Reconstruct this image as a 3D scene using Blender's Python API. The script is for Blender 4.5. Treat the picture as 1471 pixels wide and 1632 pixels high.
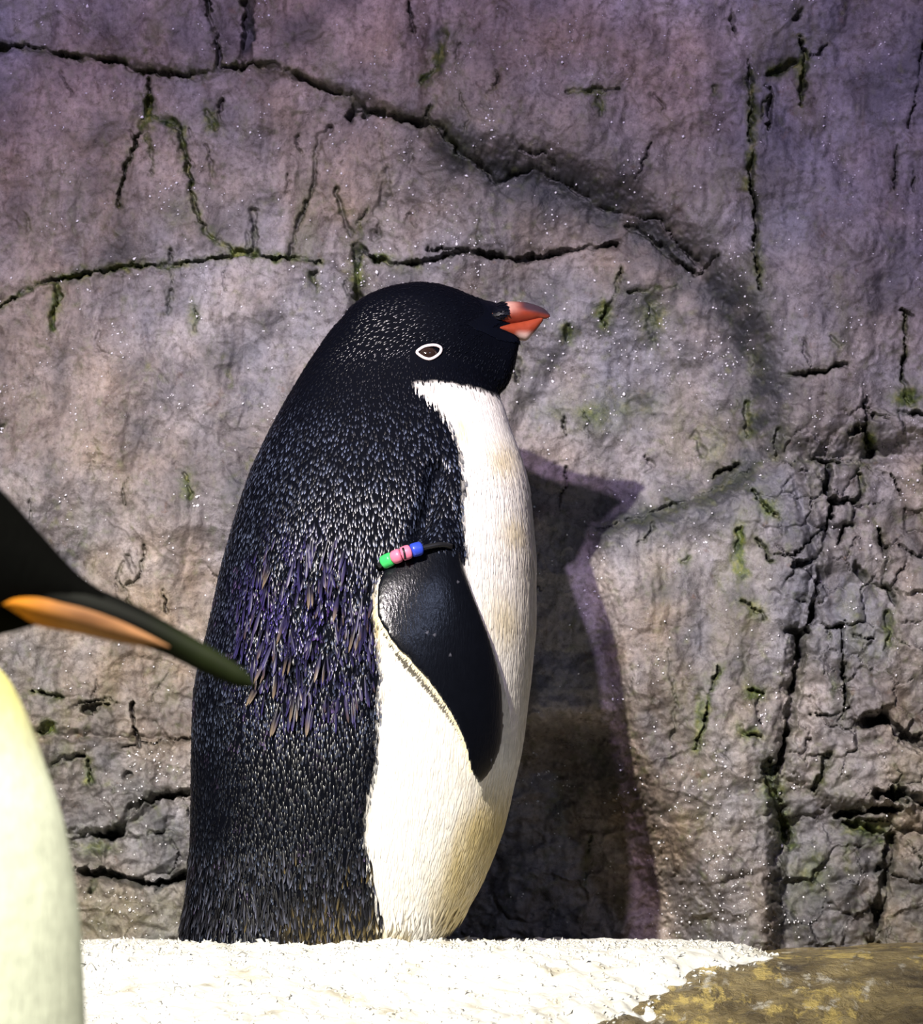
import bpy, math, random, heapq
import numpy as np
from mathutils import Vector
from mathutils.bvhtree import BVHTree

rng = np.random.default_rng(11)
random.seed(11)
for o in list(bpy.data.objects):
    bpy.data.objects.remove(o, do_unlink=True)
scene = bpy.context.scene
COL = scene.collection

# ------------------------------------------------------------------ camera
CAMY, CAMZ, FPX, HROW, CPX = -4.0, 0.06, 4.0 / 0.0006, 1400.0, 735.5
cam_d = bpy.data.cameras.new('camera')
cam = bpy.data.objects.new('camera', cam_d)
COL.objects.link(cam)
cam.location = (0, CAMY, CAMZ)
cam.rotation_euler = (math.pi / 2, 0, 0)
cam_d.sensor_fit = 'HORIZONTAL'
cam_d.sensor_width = 36.0
cam_d.lens = 36.0 * FPX / 1471.0
cam_d.shift_y = (HROW - 816.0) / 1471.0
cam_d.clip_end = 50
cam_d.dof.use_dof = True
cam_d.dof.focus_distance = 3.95
cam_d.dof.aperture_fstop = 24.0
scene.camera = cam

# ------------------------------------------------------------------ world, lights, exposure
world = bpy.data.worlds.new('world')
scene.world = world
world.use_nodes = True
bg = world.node_tree.nodes['Background']
bg.inputs[0].default_value = (0.42, 0.40, 0.62, 1)
bg.inputs[1].default_value = 0.022


def spot(name, loc, target, energy, color, half_deg, blend, radius):
    d = bpy.data.lights.new(name, 'SPOT')
    d.energy = energy
    d.color = color
    d.spot_size = math.radians(half_deg * 2)
    d.spot_blend = blend
    d.shadow_soft_size = radius
    o = bpy.data.objects.new(name, d)
    COL.objects.link(o)
    o.location = loc
    o.rotation_euler = (Vector(target) - Vector(loc)).to_track_quat('-Z', 'Y').to_euler()
    return o


spot('key_spotlight', (-1.05, -3.45, 2.05), (-0.09, 0.1, 0.12), 1350, (1.0, 0.94, 0.82), 12.0, 1.0, 0.03)
spot('violet_spotlight', (-0.78, -3.5, 2.18), (0.02, 0.3, 0.92), 500, (0.80, 0.62, 1.0), 13.8, 0.9, 0.04)
spot('added_blue_fill', (1.7, -2.6, 1.5), (-0.05, 0.0, 0.35), 34, (0.55, 0.65, 1.0), 14, 0.9, 0.06)  # weak blue fill, added to bring a highlight to the flipper edge
spot('added_foreground_spot', (0.05, -3.2, 1.7), (-0.26, -2.0, -0.05), 400, (1.0, 0.98, 0.80), 13, 0.8, 0.05)  # added lamp, brightens the tall penguin outside the key cone
vs = scene.view_settings
vs.view_transform = 'Standard'
vs.look = 'None'
vs.gamma = 1
vs.use_curve_mapping = False
vs.exposure = 0.0


# ------------------------------------------------------------------ helpers
def pw(px, row, y=0.0):
    s = (y - CAMY) / FPX
    return ((px - CPX) * s, y, CAMZ + (HROW - row) * s)


def mesh_np(name, V, F, mat=None, parent=None, smooth=True, cols=None):
    """V (n,3), F list/array of faces -> one mesh object"""
    me = bpy.data.meshes.new(name)
    V = np.asarray(V, dtype=np.float32)
    if isinstance(F, np.ndarray):
        k = F.shape[1]
        me.vertices.add(len(V))
        me.vertices.foreach_set('co', V.ravel())
        me.loops.add(F.size)
        me.loops.foreach_set('vertex_index', F.astype(np.int32).ravel())
        me.polygons.add(len(F))
        me.polygons.foreach_set('loop_start', np.arange(0, F.size, k, dtype=np.int32))
        me.update(calc_edges=True)
        me.validate()
    else:
        me.from_pydata([tuple(map(float, v)) for v in V], [], [tuple(int(i) for i in f) for f in F])
        me.update()
    if smooth:
        me.polygons.foreach_set('use_smooth', np.ones(len(me.polygons), dtype=bool))
    for cname, c in (cols or {}).items():
        a = me.color_attributes.new(cname, 'FLOAT_COLOR', 'POINT')
        c = np.asarray(c, dtype=np.float32)
        if c.shape[1] == 3:
            c = np.concatenate([c, np.ones((len(c), 1), np.float32)], 1)
        a.data.foreach_set('color', c.ravel())
    o = bpy.data.objects.new(name, me)
    COL.objects.link(o)
    if mat:
        me.materials.append(mat)
    if parent:
        o.parent = parent
    return o


def thing(name, label, cat, loc=(0, 0, 0), group=None):
    o = bpy.data.objects.new(name, None)
    COL.objects.link(o)
    o.location = loc
    o['label'] = label
    o['category'] = cat
    if group:
        o['group'] = group
    return o


def keep_parent(o, p):
    o.parent = p
    o.matrix_parent_inverse = p.matrix_world.inverted() if False else __import__('mathutils').Matrix.Translation(-Vector(p.location))


def loft(rings, closed=True):
    n = len(rings[0])
    V = np.concatenate([np.asarray(r, float) for r in rings])
    F = []
    for i in range(len(rings) - 1):
        for j in range(n):
            k = (j + 1) % n
            F.append((i * n + j, i * n + k, (i + 1) * n + k, (i + 1) * n + j))
    F.append(tuple(range(n - 1, -1, -1)))
    F.append(tuple(range((len(rings) - 1) * n, len(rings) * n)))
    return V, F


def cubic(xs, ys):
    """monotone (PCHIP) interpolation so outlines stay smooth without overshoot"""
    xs = np.asarray(xs, float)
    ys = np.asarray(ys, float)
    h = np.diff(xs)
    d = np.diff(ys) / h
    m = np.zeros_like(ys)
    m[0], m[-1] = d[0], d[-1]
    for i in range(1, len(xs) - 1):
        if d[i - 1] * d[i] > 0:
            w1, w2 = 2 * h[i] + h[i - 1], h[i] + 2 * h[i - 1]
            m[i] = (w1 + w2) / (w1 / d[i - 1] + w2 / d[i])

    def f(x):
        x = np.clip(np.asarray(x, float), xs[0], xs[-1])
        i = np.clip(np.searchsorted(xs, x, side='right') - 1, 0, len(h) - 1)
        t = (x - xs[i]) / h[i]
        return ((1 + 2 * t) * (1 - t) ** 2 * ys[i] + t * (1 - t) ** 2 * h[i] * m[i]
                + t * t * (3 - 2 * t) * ys[i + 1] + t * t * (t - 1) * h[i] * m[i + 1])
    return f


def vnoise(x, y, seed):
    """gradient noise on a rotated lattice, about -1..1"""
    r = np.random.default_rng(seed)
    ang = r.uniform(0, 2 * np.pi, (128, 128))
    gx, gy = np.cos(ang), np.sin(ang)
    x, y = np.asarray(x, float), np.asarray(y, float)
    rot = 0.6 + seed * 1.37
    c, s_ = math.cos(rot), math.sin(rot)
    x, y = x * c - y * s_ + 40.3, x * s_ + y * c + 17.7
    xi, yi = np.floor(x).astype(int), np.floor(y).astype(int)
    fx, fy = x - xi, y - yi
    ux = fx * fx * fx * (fx * (fx * 6 - 15) + 10)
    uy = fy * fy * fy * (fy * (fy * 6 - 15) + 10)

    def g(a, b):
        i, j = (xi + a) & 127, (yi + b) & 127
        return gx[i, j] * (fx - a) + gy[i, j] * (fy - b)
    n = (g(0, 0) * (1 - ux) * (1 - uy) + g(1, 0) * ux * (1 - uy) + g(0, 1) * (1 - ux) * uy + g(1, 1) * ux * uy)
    return np.clip(n * 1.6, -1, 1)


def blocks(x, y, seed):
    """broken-stone cells: a random offset and tilt for each cell, plus distance to the cell border"""
    r = np.random.default_rng(seed)
    J = r.uniform(0.1, 0.9, (64, 64, 2))
    O = r.uniform(-1, 1, (64, 64, 3))
    xi, yi = np.floor(x).astype(int), np.floor(y).astype(int)
    d1 = np.full(x.shape, 9.0)
    d2 = np.full(x.shape, 9.0)
    off = np.zeros(x.shape)
    for a in (-1, 0, 1):
        for b in (-1, 0, 1):
            i, j = (xi + a) & 63, (yi + b) & 63
            dx, dy = x - (xi + a + J[i, j, 0]), y - (yi + b + J[i, j, 1])
            d = np.hypot(dx, dy)
            o = O[i, j, 0] + 0.8 * O[i, j, 1] * dx + 0.8 * O[i, j, 2] * dy
            off = np.where(d < d1, o, off)
            d2 = np.where(d < d1, d1, np.minimum(d2, d))
            d1 = np.minimum(d1, d)
    return off, d2 - d1


def sstep(a, b, x):
    t = np.clip((x - a) / (b - a), 0, 1)
    return t * t * (3 - 2 * t)


# ------------------------------------------------------------------ materials
class NT:
    def __init__(self, name):
        self.m = bpy.data.materials.new(name)
        self.m.use_nodes = True
        self.t = self.m.node_tree
        self.b = self.t.nodes['Principled BSDF']

    def n(self, typ, **kw):
        nd = self.t.nodes.new(typ)
        for k, v in kw.items():
            if k.startswith('_'):
                setattr(nd, k[1:], v)
            else:
                nd.inputs[k.replace('__', ' ')].default_value = v
        return nd

    def l(self, a, b):
        self.t.links.new(a, b)

    def coord(self, scale=(1, 1, 1)):
        tc = self.n('ShaderNodeTexCoord')
        mp = self.n('ShaderNodeMapping')
        mp.inputs['Scale'].default_value = scale
        self.l(tc.outputs['Object'], mp.inputs['Vector'])
        return mp.outputs['Vector']

    def noise(self, vec, scale, detail=4, rough=0.55):
        nd = self.n('ShaderNodeTexNoise', Scale=scale, Detail=detail, Roughness=rough)
        self.l(vec, nd.inputs['Vector'])
        return nd.outputs['Fac']

    def ramp(self, fac, stops):
        r = self.n('ShaderNodeValToRGB')
        e = r.color_ramp.elements
        while len(e) < len(stops):
            e.new(0.5)
        for el, (p, c) in zip(e, stops):
            el.position = p
            el.color = (*c, 1) if len(c) == 3 else c
        self.l(fac, r.inputs['Fac'])
        return r.outputs['Color']

    def mix(self, fac, a, b, blend='MIX'):
        m = self.n('ShaderNodeMix', _data_type='RGBA', _blend_type=blend)
        for sock, v in ((m.inputs[0], fac), (m.inputs[6], a), (m.inputs[7], b)):
            if isinstance(v, (int, float)):
                sock.default_value = v
            elif isinstance(v, tuple):
                sock.default_value = (*v, 1)
            else:
                self.l(v, sock)
        return m.outputs[2]

    def attr(self, name):
        a = self.n('ShaderNodeVertexColor')
        a.layer_name = name
        return a.outputs['Color']

    def math(self, op, a, b=0.0):
        m = self.n('ShaderNodeMath', _operation=op)
        for s, v in ((m.inputs[0], a), (m.inputs[1], b)):
            if isinstance(v, (int, float)):
                s.default_value = v
            else:
                self.l(v, s)
        return m.outputs[0]

    def bump(self, h, strength, dist, prev=None):
        b = self.n('ShaderNodeBump', Strength=strength, Distance=dist)
        self.l(h, b.inputs['Height'])
        if prev is not None:
            self.l(prev, b.inputs['Normal'])
        return b.outputs['Normal']

    def out(self, color=None, rough=None, normal=None, **kw):
        for nm, v in (('Base Color', color), ('Roughness', rough), ('Normal', normal)):
            if v is None:
                continue
            if isinstance(v, (int, float)):
                self.b.inputs[nm].default_value = v
            elif isinstance(v, tuple):
                self.b.inputs[nm].default_value = (*v, 1)
            else:
                self.l(v, self.b.inputs[nm])
        for k, v in kw.items():
            self.b.inputs[k.replace('__', ' ')].default_value = v
        return self.m


def mat_rock():
    t = NT('wet_rock')
    c = t.coord()
    cs = t.coord((1, 1, 0.35))
    base = t.ramp(t.noise(c, 7, 8, 0.66), [(0.30, (0.082, 0.080, 0.094)), (0.45, (0.20, 0.187, 0.195)), (0.56, (0.295, 0.273, 0.275)), (0.70, (0.45, 0.415, 0.40))])
    strk = t.ramp(t.noise(cs, 30, 8, 0.72), [(0.36, (0.42, 0.38, 0.36)), (0.52, (1, 1, 1))])
    base = t.mix(0.7, base, strk, 'MULTIPLY')
    warm = t.ramp(t.noise(c, 5.3, 4), [(0.36, (0.80, 0.90, 1.05)), (0.5, (1, 1, 1)), (0.62, (1.02, 0.90, 0.75))])
    base = t.mix(0.8, base, warm, 'MULTIPLY')
    fine = t.ramp(t.noise(c, 150, 6, 0.75), [(0.36, (0.45, 0.42, 0.40)), (0.5, (1, 1, 1)), (0.66, (1.3, 1.28, 1.28))])
    base = t.mix(0.8, base, fine, 'MULTIPLY')
    grn = t.math('MULTIPLY', t.ramp(t.noise(cs, 16, 6, 0.7), [(0.55, (0, 0, 0)), (0.68, (1, 1, 1))]), 0.55)
    base = t.mix(grn, base, (0.13, 0.14, 0.075))
    rust = t.math('MULTIPLY', t.ramp(t.noise(c, 50, 5, 0.7), [(0.62, (0, 0, 0)), (0.70, (1, 1, 1))]), 0.55)
    base = t.mix(rust, base, (0.12, 0.07, 0.05))
    a = t.attr('AlgaeTint')
    sep = t.n('ShaderNodeSeparateColor')
    t.l(a, sep.inputs[0])
    mossn = t.ramp(t.noise(c, 70, 4, 0.7), [(0.38, (0.018, 0.032, 0.010)), (0.52, (0.075, 0.105, 0.022)), (0.68, (0.20, 0.21, 0.05))])
    base = t.mix(sep.outputs[2], base, (1.04, 0.92, 0.71), 'MULTIPLY')
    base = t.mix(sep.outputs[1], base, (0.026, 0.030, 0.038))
    base = t.mix(sep.outputs[0], base, mossn)
    rgh = t.ramp(t.noise(c, 26, 5, 0.7), [(0.34, (0.16,) * 3), (0.52, (0.36,) * 3), (0.70, (0.62,) * 3)])
    n1 = t.bump(t.noise(c, 110, 6, 0.72), 0.42, 0.004)
    n2 = t.bump(t.noise(c, 480, 4, 0.75), 0.7, 0.0012, n1)
    return t.out(base, rgh, n2, Specular__IOR__Level=0.55)


def mat_ledge():
    t = NT('wet_brown_ledge_rock')
    c = t.coord()
    base = t.ramp(t.noise(c, 14, 6, 0.65), [(0.3, (0.045, 0.036, 0.034)), (0.46, (0.20, 0.155, 0.08)), (0.56, (0.34, 0.265, 0.13)), (0.72, (0.52, 0.42, 0.21))])
    c2 = t.coord((1.1, 0.28, 1.3))
    yel = t.ramp(t.noise(c2, 26, 6, 0.7), [(0.54, (0, 0, 0)), (0.60, (1, 1, 1))])
    base = t.mix(t.math('MULTIPLY', yel, 0.85), base, (0.75, 0.58, 0.20))
    pale = t.ramp(t.noise(c2, 38, 6, 0.7), [(0.58, (0, 0, 0)), (0.66, (1, 1, 1))])
    base = t.mix(t.math('MULTIPLY', pale, 0.75), base, (0.82, 0.78, 0.70))
    rgh = t.ramp(t.noise(c, 40, 4), [(0.35, (0.10,) * 3), (0.65, (0.5,) * 3)])
    n1 = t.bump(t.noise(c, 70, 6, 0.72), 1.0, 0.010)
    return t.out(base, rgh, n1, Specular__IOR__Level=0.6)


def mat_snow():
    t = NT('wet_snow')
    c = t.coord()
    base = t.ramp(t.noise(c, 22, 5, 0.6), [(0.30, (0.60, 0.56, 0.46)), (0.42, (0.86, 0.85, 0.80)), (0.6, (0.93, 0.93, 0.91))])
    n1 = t.bump(t.noise(c, 120, 5, 0.65), 0.4, 0.003)
    return t.out(base, 0.5, n1)


def mat_attr(name, rough, spec=0.5, bump=None, **kw):
    t = NT(name)
    nrm = None
    if bump:
        nrm = t.bump(t.noise(t.coord(bump[0]), bump[1], 3, 0.6), bump[2], bump[3])
    c = t.coord()
    col = t.mix(0.35, t.attr('Col'), t.ramp(t.noise(c, 130, 3), [(0.3, (0.6,) * 3), (0.7, (1.25,) * 3)]), 'MULTIPLY')
    if rough == 'alpha':
        a = t.n('ShaderNodeVertexColor')
        a.layer_name = 'Col'
        rough = a.outputs['Alpha']
        t.l(t.math('SUBTRACT', 0.725, t.math('MULTIPLY', rough, 0.9)), t.b.inputs['Specular IOR Level'])
    return t.out(col, rough, nrm, Specular__IOR__Level=spec, **kw)


def mat_plain(name, col, rough, spec=0.5, **kw):
    t = NT(name)
    c = t.coord()
    v = t.mix(0.25, col, t.ramp(t.noise(c, 150, 3), [(0.3, (0.65,) * 3), (0.7, (1.2,) * 3)]), 'MULTIPLY')
    return t.out(v, rough, None, Specular__IOR__Level=spec, **kw)


M_ROCK, M_LEDGE, M_SNOW = mat_rock(), mat_ledge(), mat_snow()
M_SKIN = mat_attr('plumage', 'alpha', 0.45, ((1, 1, 0.25), 500, 0.35, 0.0012))
M_FEATHER = mat_attr('feather', 0.32, 0.5)
M_SKIRT = mat_attr('skirt_feather', 0.38, 0.26)
M_BILL = mat_attr('bill_horn', 0.32, 0.5, ((0.3, 1, 1), 220, 0.25, 0.001))
M_KING_BILL = mat_attr('king_bill_horn', 0.6, 0.12)
M_KING = mat_attr('king_plumage', 0.85, 0.04, ((1, 1, 0.25), 300, 0.5, 0.002))
M_EYE = mat_plain('dark_eye', (0.022, 0.012, 0.010), 0.12, 0.6)
M_RING = mat_plain('white_eyelid', (0.80, 0.70, 0.72), 0.45)

# ------------------------------------------------------------------ rock wall
YW = 0.32
SW = (YW - CAMY) / FPX


def axis(lo, hi, flo, fhi, fine, coarse):
    a = np.arange(lo, flo, coarse)
    b = np.arange(flo, fhi, fine)
    c = np.arange(fhi, hi + coarse, coarse)
    return np.concatenate([a, b, c])


AU = axis(-700, 2170, -50, 1522, 2.0, 12.0)
AV = axis(-500, 1580, -44, 1540, 2.0, 12.0)
U, Vv = np.meshgrid(AU, AV)


def polyline_dist(X, Y, pts):
    best = np.full(X.shape, 1e9)
    for (x0, y0), (x1, y1) in zip(pts[:-1], pts[1:]):
        dx, dy = x1 - x0, y1 - y0
        L = dx * dx + dy * dy + 1e-9
        t = np.clip(((X - x0) * dx + (Y - y0) * dy) / L, 0, 1)
        best = np.minimum(best, np.hypot(X - x0 - t * dx, Y - y0 - t * dy))
    return best


def poly_sdf(X, Y, pts):
    d = polyline_dist(X, Y, pts + [pts[0]])
    ins = np.zeros(X.shape, bool)
    j = len(pts) - 1
    for i in range(len(pts)):
        xi, yi = pts[i]
        xj, yj = pts[j]
        if yi != yj:
            ins ^= ((yi > Y) != (yj > Y)) & (X < (xj - xi) * (Y - yi) / (yj - yi) + xi)
        j = i
    return np.where(ins, d, -d)


# cracks of the rock face: points, width, depth in mm, algae
CR = [
    ([(-700, 60), (-200, 80), (0, 72), (35, 70), (65, 77), (100, 86), (150, 92), (190, 98), (215, 113), (260, 119), (315, 125), (345, 113), (400, 106)], 10, 19, .5),
    ([(400, 106), (440, 108), (500, 135), (525, 148), (560, 153), (568, 175), (600, 178), (635, 190), (690, 205), (720, 230), (735, 255)], 10, 19, .4),
    ([(350, 108), (345, 60), (335, 30), (330, -60)], 9, 16, .2),
    ([(395, 100), (396, 50), (402, -80)], 24, 15, 0),
    ([(556, 182), (570, 164), (584, 180)], 16, 22, .1),
    ([(238, 125), (237, 145), (232, 175), (225, 200), (212, 235), (200, 265), (190, 300), (187, 325)], 7, 14, .5),
    ([(236, 150), (236, 190), (232, 200)], 17, 14, .9),
    ([(240, 185), (275, 195), (290, 215), (297, 250), (305, 300), (312, 335), (330, 370), (350, 385), (375, 400)], 8, 11, .8),
    ([(262, 188), (284, 205)], 15, 8, .9), ([(232, 215), (244, 245)], 6, 5, .7),
    ([(330, 180), (345, 205)], 16, 9, .8), ([(352, 158), (350, 195)], 6, 9, .2),
    ([(-700, 520), (-200, 500), (0, 488), (25, 475), (55, 455), (85, 445), (120, 437), (160, 432), (185, 425), (235, 422), (270, 426), (300, 418), (345, 412), (400, 405), (440, 413), (480, 412), (510, 416)], 7, 16, .75),
    ([(85, 448), (112, 440), (140, 434)], 12, 10, .9), ([(375, 400), (410, 404)], 15, 12, .8),
    ([(565, 390), (572, 410), (568, 440), (570, 472)], 19, 17, .7),
    ([(570, 392), (600, 412), (640, 420), (665, 420)], 9, 17, .6),
    ([(640, 420), (690, 412), (740, 400), (780, 405), (830, 412), (880, 402), (940, 392), (982, 389)], 10, 26, .1),
    ([(680, 396), (720, 395), (770, 401)], 5, 12, .1),
    ([(85, 445), (95, 470), (85, 500), (83, 525)], 9, 10, .85),
    ([(270, 400), (275, 430), (272, 470), (268, 500)], 6, 7, .3),
    ([(405, 335), (406, 370), (404, 400)], 9, 12, .3), ([(460, 275), (458, 310)], 5, 7, .1),
    ([(505, 225), (500, 290), (480, 340), (465, 390), (460, 410)], 7, 9, .3),
    ([(527, 198), (510, 215), (505, 245)], 13, 9, .1),
    ([(535, 300), (545, 340), (560, 370)], 10, 9, .4), ([(615, 280), (612, 320), (600, 365)], 24, 9, .25),
    ([(650, 225), (655, 255)], 9, 6, .1), ([(500, 440), (505, 470)], 12, 7, .5), ([(650, 340), (650, 360)], 12, 6, .1),
    ([(692, 205), (681, 190), (695, 165)], 6, 12, .5), ([(707, 68), (700, 110), (682, 132)], 18, 10, .75),
    ([(650, 0), (655, 25), (662, 52)], 6, 11, .2),
    ([(735, 255), (760, 262), (790, 292)], 9, 14, .1), ([(810, 230), (835, 250), (870, 254), (880, 270)], 8, 9, .1),
    ([(790, 292), (850, 270), (910, 300), (960, 330), (1010, 345), (1050, 352), (1085, 395), (1125, 430)], 8, 10, .05),
    ([(1000, 360), (1030, 372), (1060, 400), (1110, 437)], 10, 13, .1), ([(1112, 437), (1130, 425), (1142, 410)], 7, 15, .1),
    ([(903, 158), (940, 156), (985, 150)], 9, 9, .6), ([(952, 165), (955, 195)], 10, 3, .7),
    ([(1035, 235), (1025, 262), (1010, 295)], 4, 6, .1),
    ([(1190, 105), (1195, 180), (1190, 210), (1197, 260), (1192, 290), (1200, 330), (1205, 365), (1200, 400), (1205, 470)], 7, 16, .6),
    ([(1192, 130), (1194, 200)], 11, 10, .8),
    ([(1275, 28), (1258, 45)], 8, 12, .2), ([(1268, 70), (1280, 100), (1276, 140), (1270, 178)], 9, 12, .8),
    ([(1312, 80), (1303, 95), (1285, 98)], 5, 9, .2), ([(1220, 132), (1245, 118), (1262, 110)], 10, 11, .8),
    ([(1227, 150), (1225, 180), (1220, 218)], 6, 13, .2), ([(1156, 12), (1163, 40), (1168, 66)], 5, 11, .1),
    ([(1135, 150), (1137, 158)], 9, 6, .7), ([(1465, 85), (1450, 180), (1442, 215)], 5, 10, .1),
    ([(1425, 238), (1420, 310)], 4, 6, .3), ([(1455, 250), (1452, 285), (1448, 312)], 4, 6, .3),
    ([(1436, 508), (1437, 560), (1432, 610), (1446, 640)], 8, 13, .6), ([(1440, 630), (1450, 650)], 18, 7, .8),
    ([(1320, 548), (1332, 560)], 9, 9, .5), ([(1430, 503), (1450, 512)], 6, 9, .1),
    ([(1245, 603), (1270, 606), (1300, 601), (1340, 590)], 9, 17, .3),
    ([(1372, 645), (1378, 690), (1386, 722)], 5, 12, .1), ([(1385, 668), (1410, 666), (1440, 665), (1471, 667), (1700, 660)], 9, 18, .3),
    ([(1354, 694), (1376, 688), (1390, 722)], 15, 20, .35), ([(1390, 672), (1410, 674)], 14, 18, .1),
    ([(1262, 742), (1290, 738), (1330, 740), (1372, 742)], 9, 20, .4), ([(1312, 742), (1318, 765), (1314, 792)], 12, 22, .1),
    ([(1316, 803), (1360, 805)], 15, 26, .05), ([(1322, 812), (1312, 850), (1308, 882)], 8, 18, .1),
    ([(1365, 760), (1375, 775), (1362, 803)], 9, 14, .4), ([(1372, 745), (1420, 760), (1432, 790)], 5, 9, .1),
    ([(1255, 908), (1290, 900), (1308, 882)], 12, 22, .1), ([(1232, 890), (1262, 888), (1290, 862), (1306, 848)], 4, 10, .1),
    ([(1305, 888), (1300, 930), (1290, 980), (1284, 1006)], 13, 28, .05), ([(1252, 1008), (1286, 1012)], 16, 26, .1),
    ([(1274, 1012), (1270, 1060), (1262, 1110), (1256, 1160), (1242, 1210), (1224, 1232)], 17, 32, .2),
    ([(1198, 788), (1220, 815), (1236, 828)], 8, 10, .8), ([(1176, 845), (1174, 880), (1172, 912)], 11, 7, .9),
    ([(1204, 864), (1214, 880), (1224, 898)], 7, 12, .5), ([(1180, 962), (1198, 975), (1216, 992)], 7, 10, .6),
    ([(1398, 845), (1410, 890), (1405, 930), (1425, 965)], 8, 14, .3), ([(1330, 870), (1345, 842), (1352, 838)], 8, 14, .1),
    ([(1360, 905), (1372, 925)], 16, 10, .1), ([(1310, 1004), (1338, 1002)], 6, 14, .1), ([(1340, 990), (1338, 1040), (1342, 1060)], 4, 10, .1),
    ([(1355, 1015), (1388, 1020)], 5, 10, .1), ([(1412, 980), (1418, 1010), (1405, 1040)], 12, 8, .6), ([(1375, 640), (1378, 660)], 4, 8, 0),
    ([(1138, 758), (1150, 748), (1174, 740)], 10, 16, .4), ([(955, 842), (1050, 818), (1120, 792), (1195, 752)], 16, 11, .3),
    ([(1350, 1156), (1380, 1152), (1410, 1146), (1440, 1172), (1471, 1186), (1700, 1200)], 22, 34, .1),
    ([(1340, 1060), (1346, 1110), (1336, 1152)], 8, 14, .3), ([(1290, 1140), (1320, 1145), (1350, 1130)], 5, 9, .2),
    ([(1336, 1299), (1380, 1293), (1432, 1288)], 13, 24, .2), ([(1400, 1264), (1440, 1268), (1471, 1276), (1700, 1290)], 22, 34, 0),
    ([(1318, 1205), (1312, 1230), (1298, 1255)], 12, 14, .5),
    ([(1224, 1215), (1220, 1240), (1235, 1270), (1250, 1310), (1262, 1348)], 20, 20, .7),
    ([(1352, 1310), (1385, 1322), (1420, 1336)], 18, 16, .8), ([(1425, 1335), (1415, 1400), (1395, 1520)], 26, 30, .2),
    ([(1140, 1070), (1126, 1110), (1120, 1150), (1108, 1195)], 6, 10, .8), ([(1188, 1100), (1212, 1110)], 12, 12, .7),
    ([(1172, 1165), (1190, 1172), (1206, 1180)], 11, 12, .7), ([(1085, 900), (1095, 890)], 10, 5, .7), ([(1060, 1040), (1075, 1120), (1070, 1180)], 8, 4, .2),
    ([(55, 1103), (80, 1106), (102, 1112)], 7, 11, .7), ([(138, 1132), (155, 1126), (174, 1122)], 13, 18, .3),
    ([(106, 1136), (130, 1122), (170, 1114), (185, 1122)], 5, 9, .3), ([(66, 1168), (82, 1156)], 12, 11, .8),
    ([(210, 1120), (215, 1160), (219, 1192)], 7, 13, .1), ([(85, 1222), (96, 1210), (132, 1205)], 7, 13, .3),
    ([(195, 1190), (250, 1183), (303, 1178), (400, 1170)], 4, 10, .1), ([(142, 1210), (143, 1230), (148, 1252)], 8, 8, .6),
    ([(195, 1310), (208, 1294), (230, 1277), (260, 1268), (303, 1262), (420, 1255)], 14, 25, .15),
    ([(-100, 1350), (120, 1340), (150, 1335), (186, 1325), (200, 1310)], 20, 25, .3),
    ([(-100, 1400), (118, 1391), (170, 1393), (215, 1405), (245, 1411), (300, 1398), (450, 1390)], 19, 34, .2),
    ([(240, 1330), (275, 1328)], 12, 8, .2), ([(148, 1395), (148, 1420)], 8, 10, .5), ([(200, 1240), (210, 1232)], 8, 7, .1),
    ([(230, 870), (226, 920), (205, 932)], 6, 7, .2), ([(262, 940), (265, 975)], 6, 9, .3), ([(205, 890), (215, 915)], 9, 5, .1),
    ([(300, 760), (306, 800)], 9, 4, .6), ([(312, 490), (314, 525)], 9, 5, .7), ([(50, 800), (52, 830)], 6, 5, .1),
    ([(990, 430), (980, 470), (958, 508)], 7, 11, .5), ([(1000, 468), (1030, 462), (1080, 458)], 5, 7, .5),
    ([(905, 520), (900, 540)], 12, 7, .5), ([(1040, 480), (1040, 530)], 24, 5, .5), ([(1112, 690), (1125, 720)], 16, 5, .6),
    ([(820, 570), (826, 600)], 16, 10, .4), ([(898, 662), (903, 690)], 6, 8, .4),
    ([(1235, 690), (1238, 730)], 12, 9, .5), ([(1190, 640), (1192, 690)], 14, 8, .6), ([(1200, 560), (1205, 590)], 14, 6, .4),
]
# hairline cracks running mostly downwards over the face
for k in range(70):
    x, y = rng.uniform(-40, 1510), rng.uniform(-40, 1480)
    if abs(x - 860) < 60 and abs(y - 470) < 60:
        continue
    pts = [(x, y)]
    for j in range(rng.integers(2, 5)):
        x += rng.normal(0, 9)
        y += rng.uniform(10, 26)
        pts.append((x, y))
    CR.append((pts, rng.uniform(3, 6), rng.uniform(2.5, 6), rng.choice([0, 0, .2, .5])))

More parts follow.
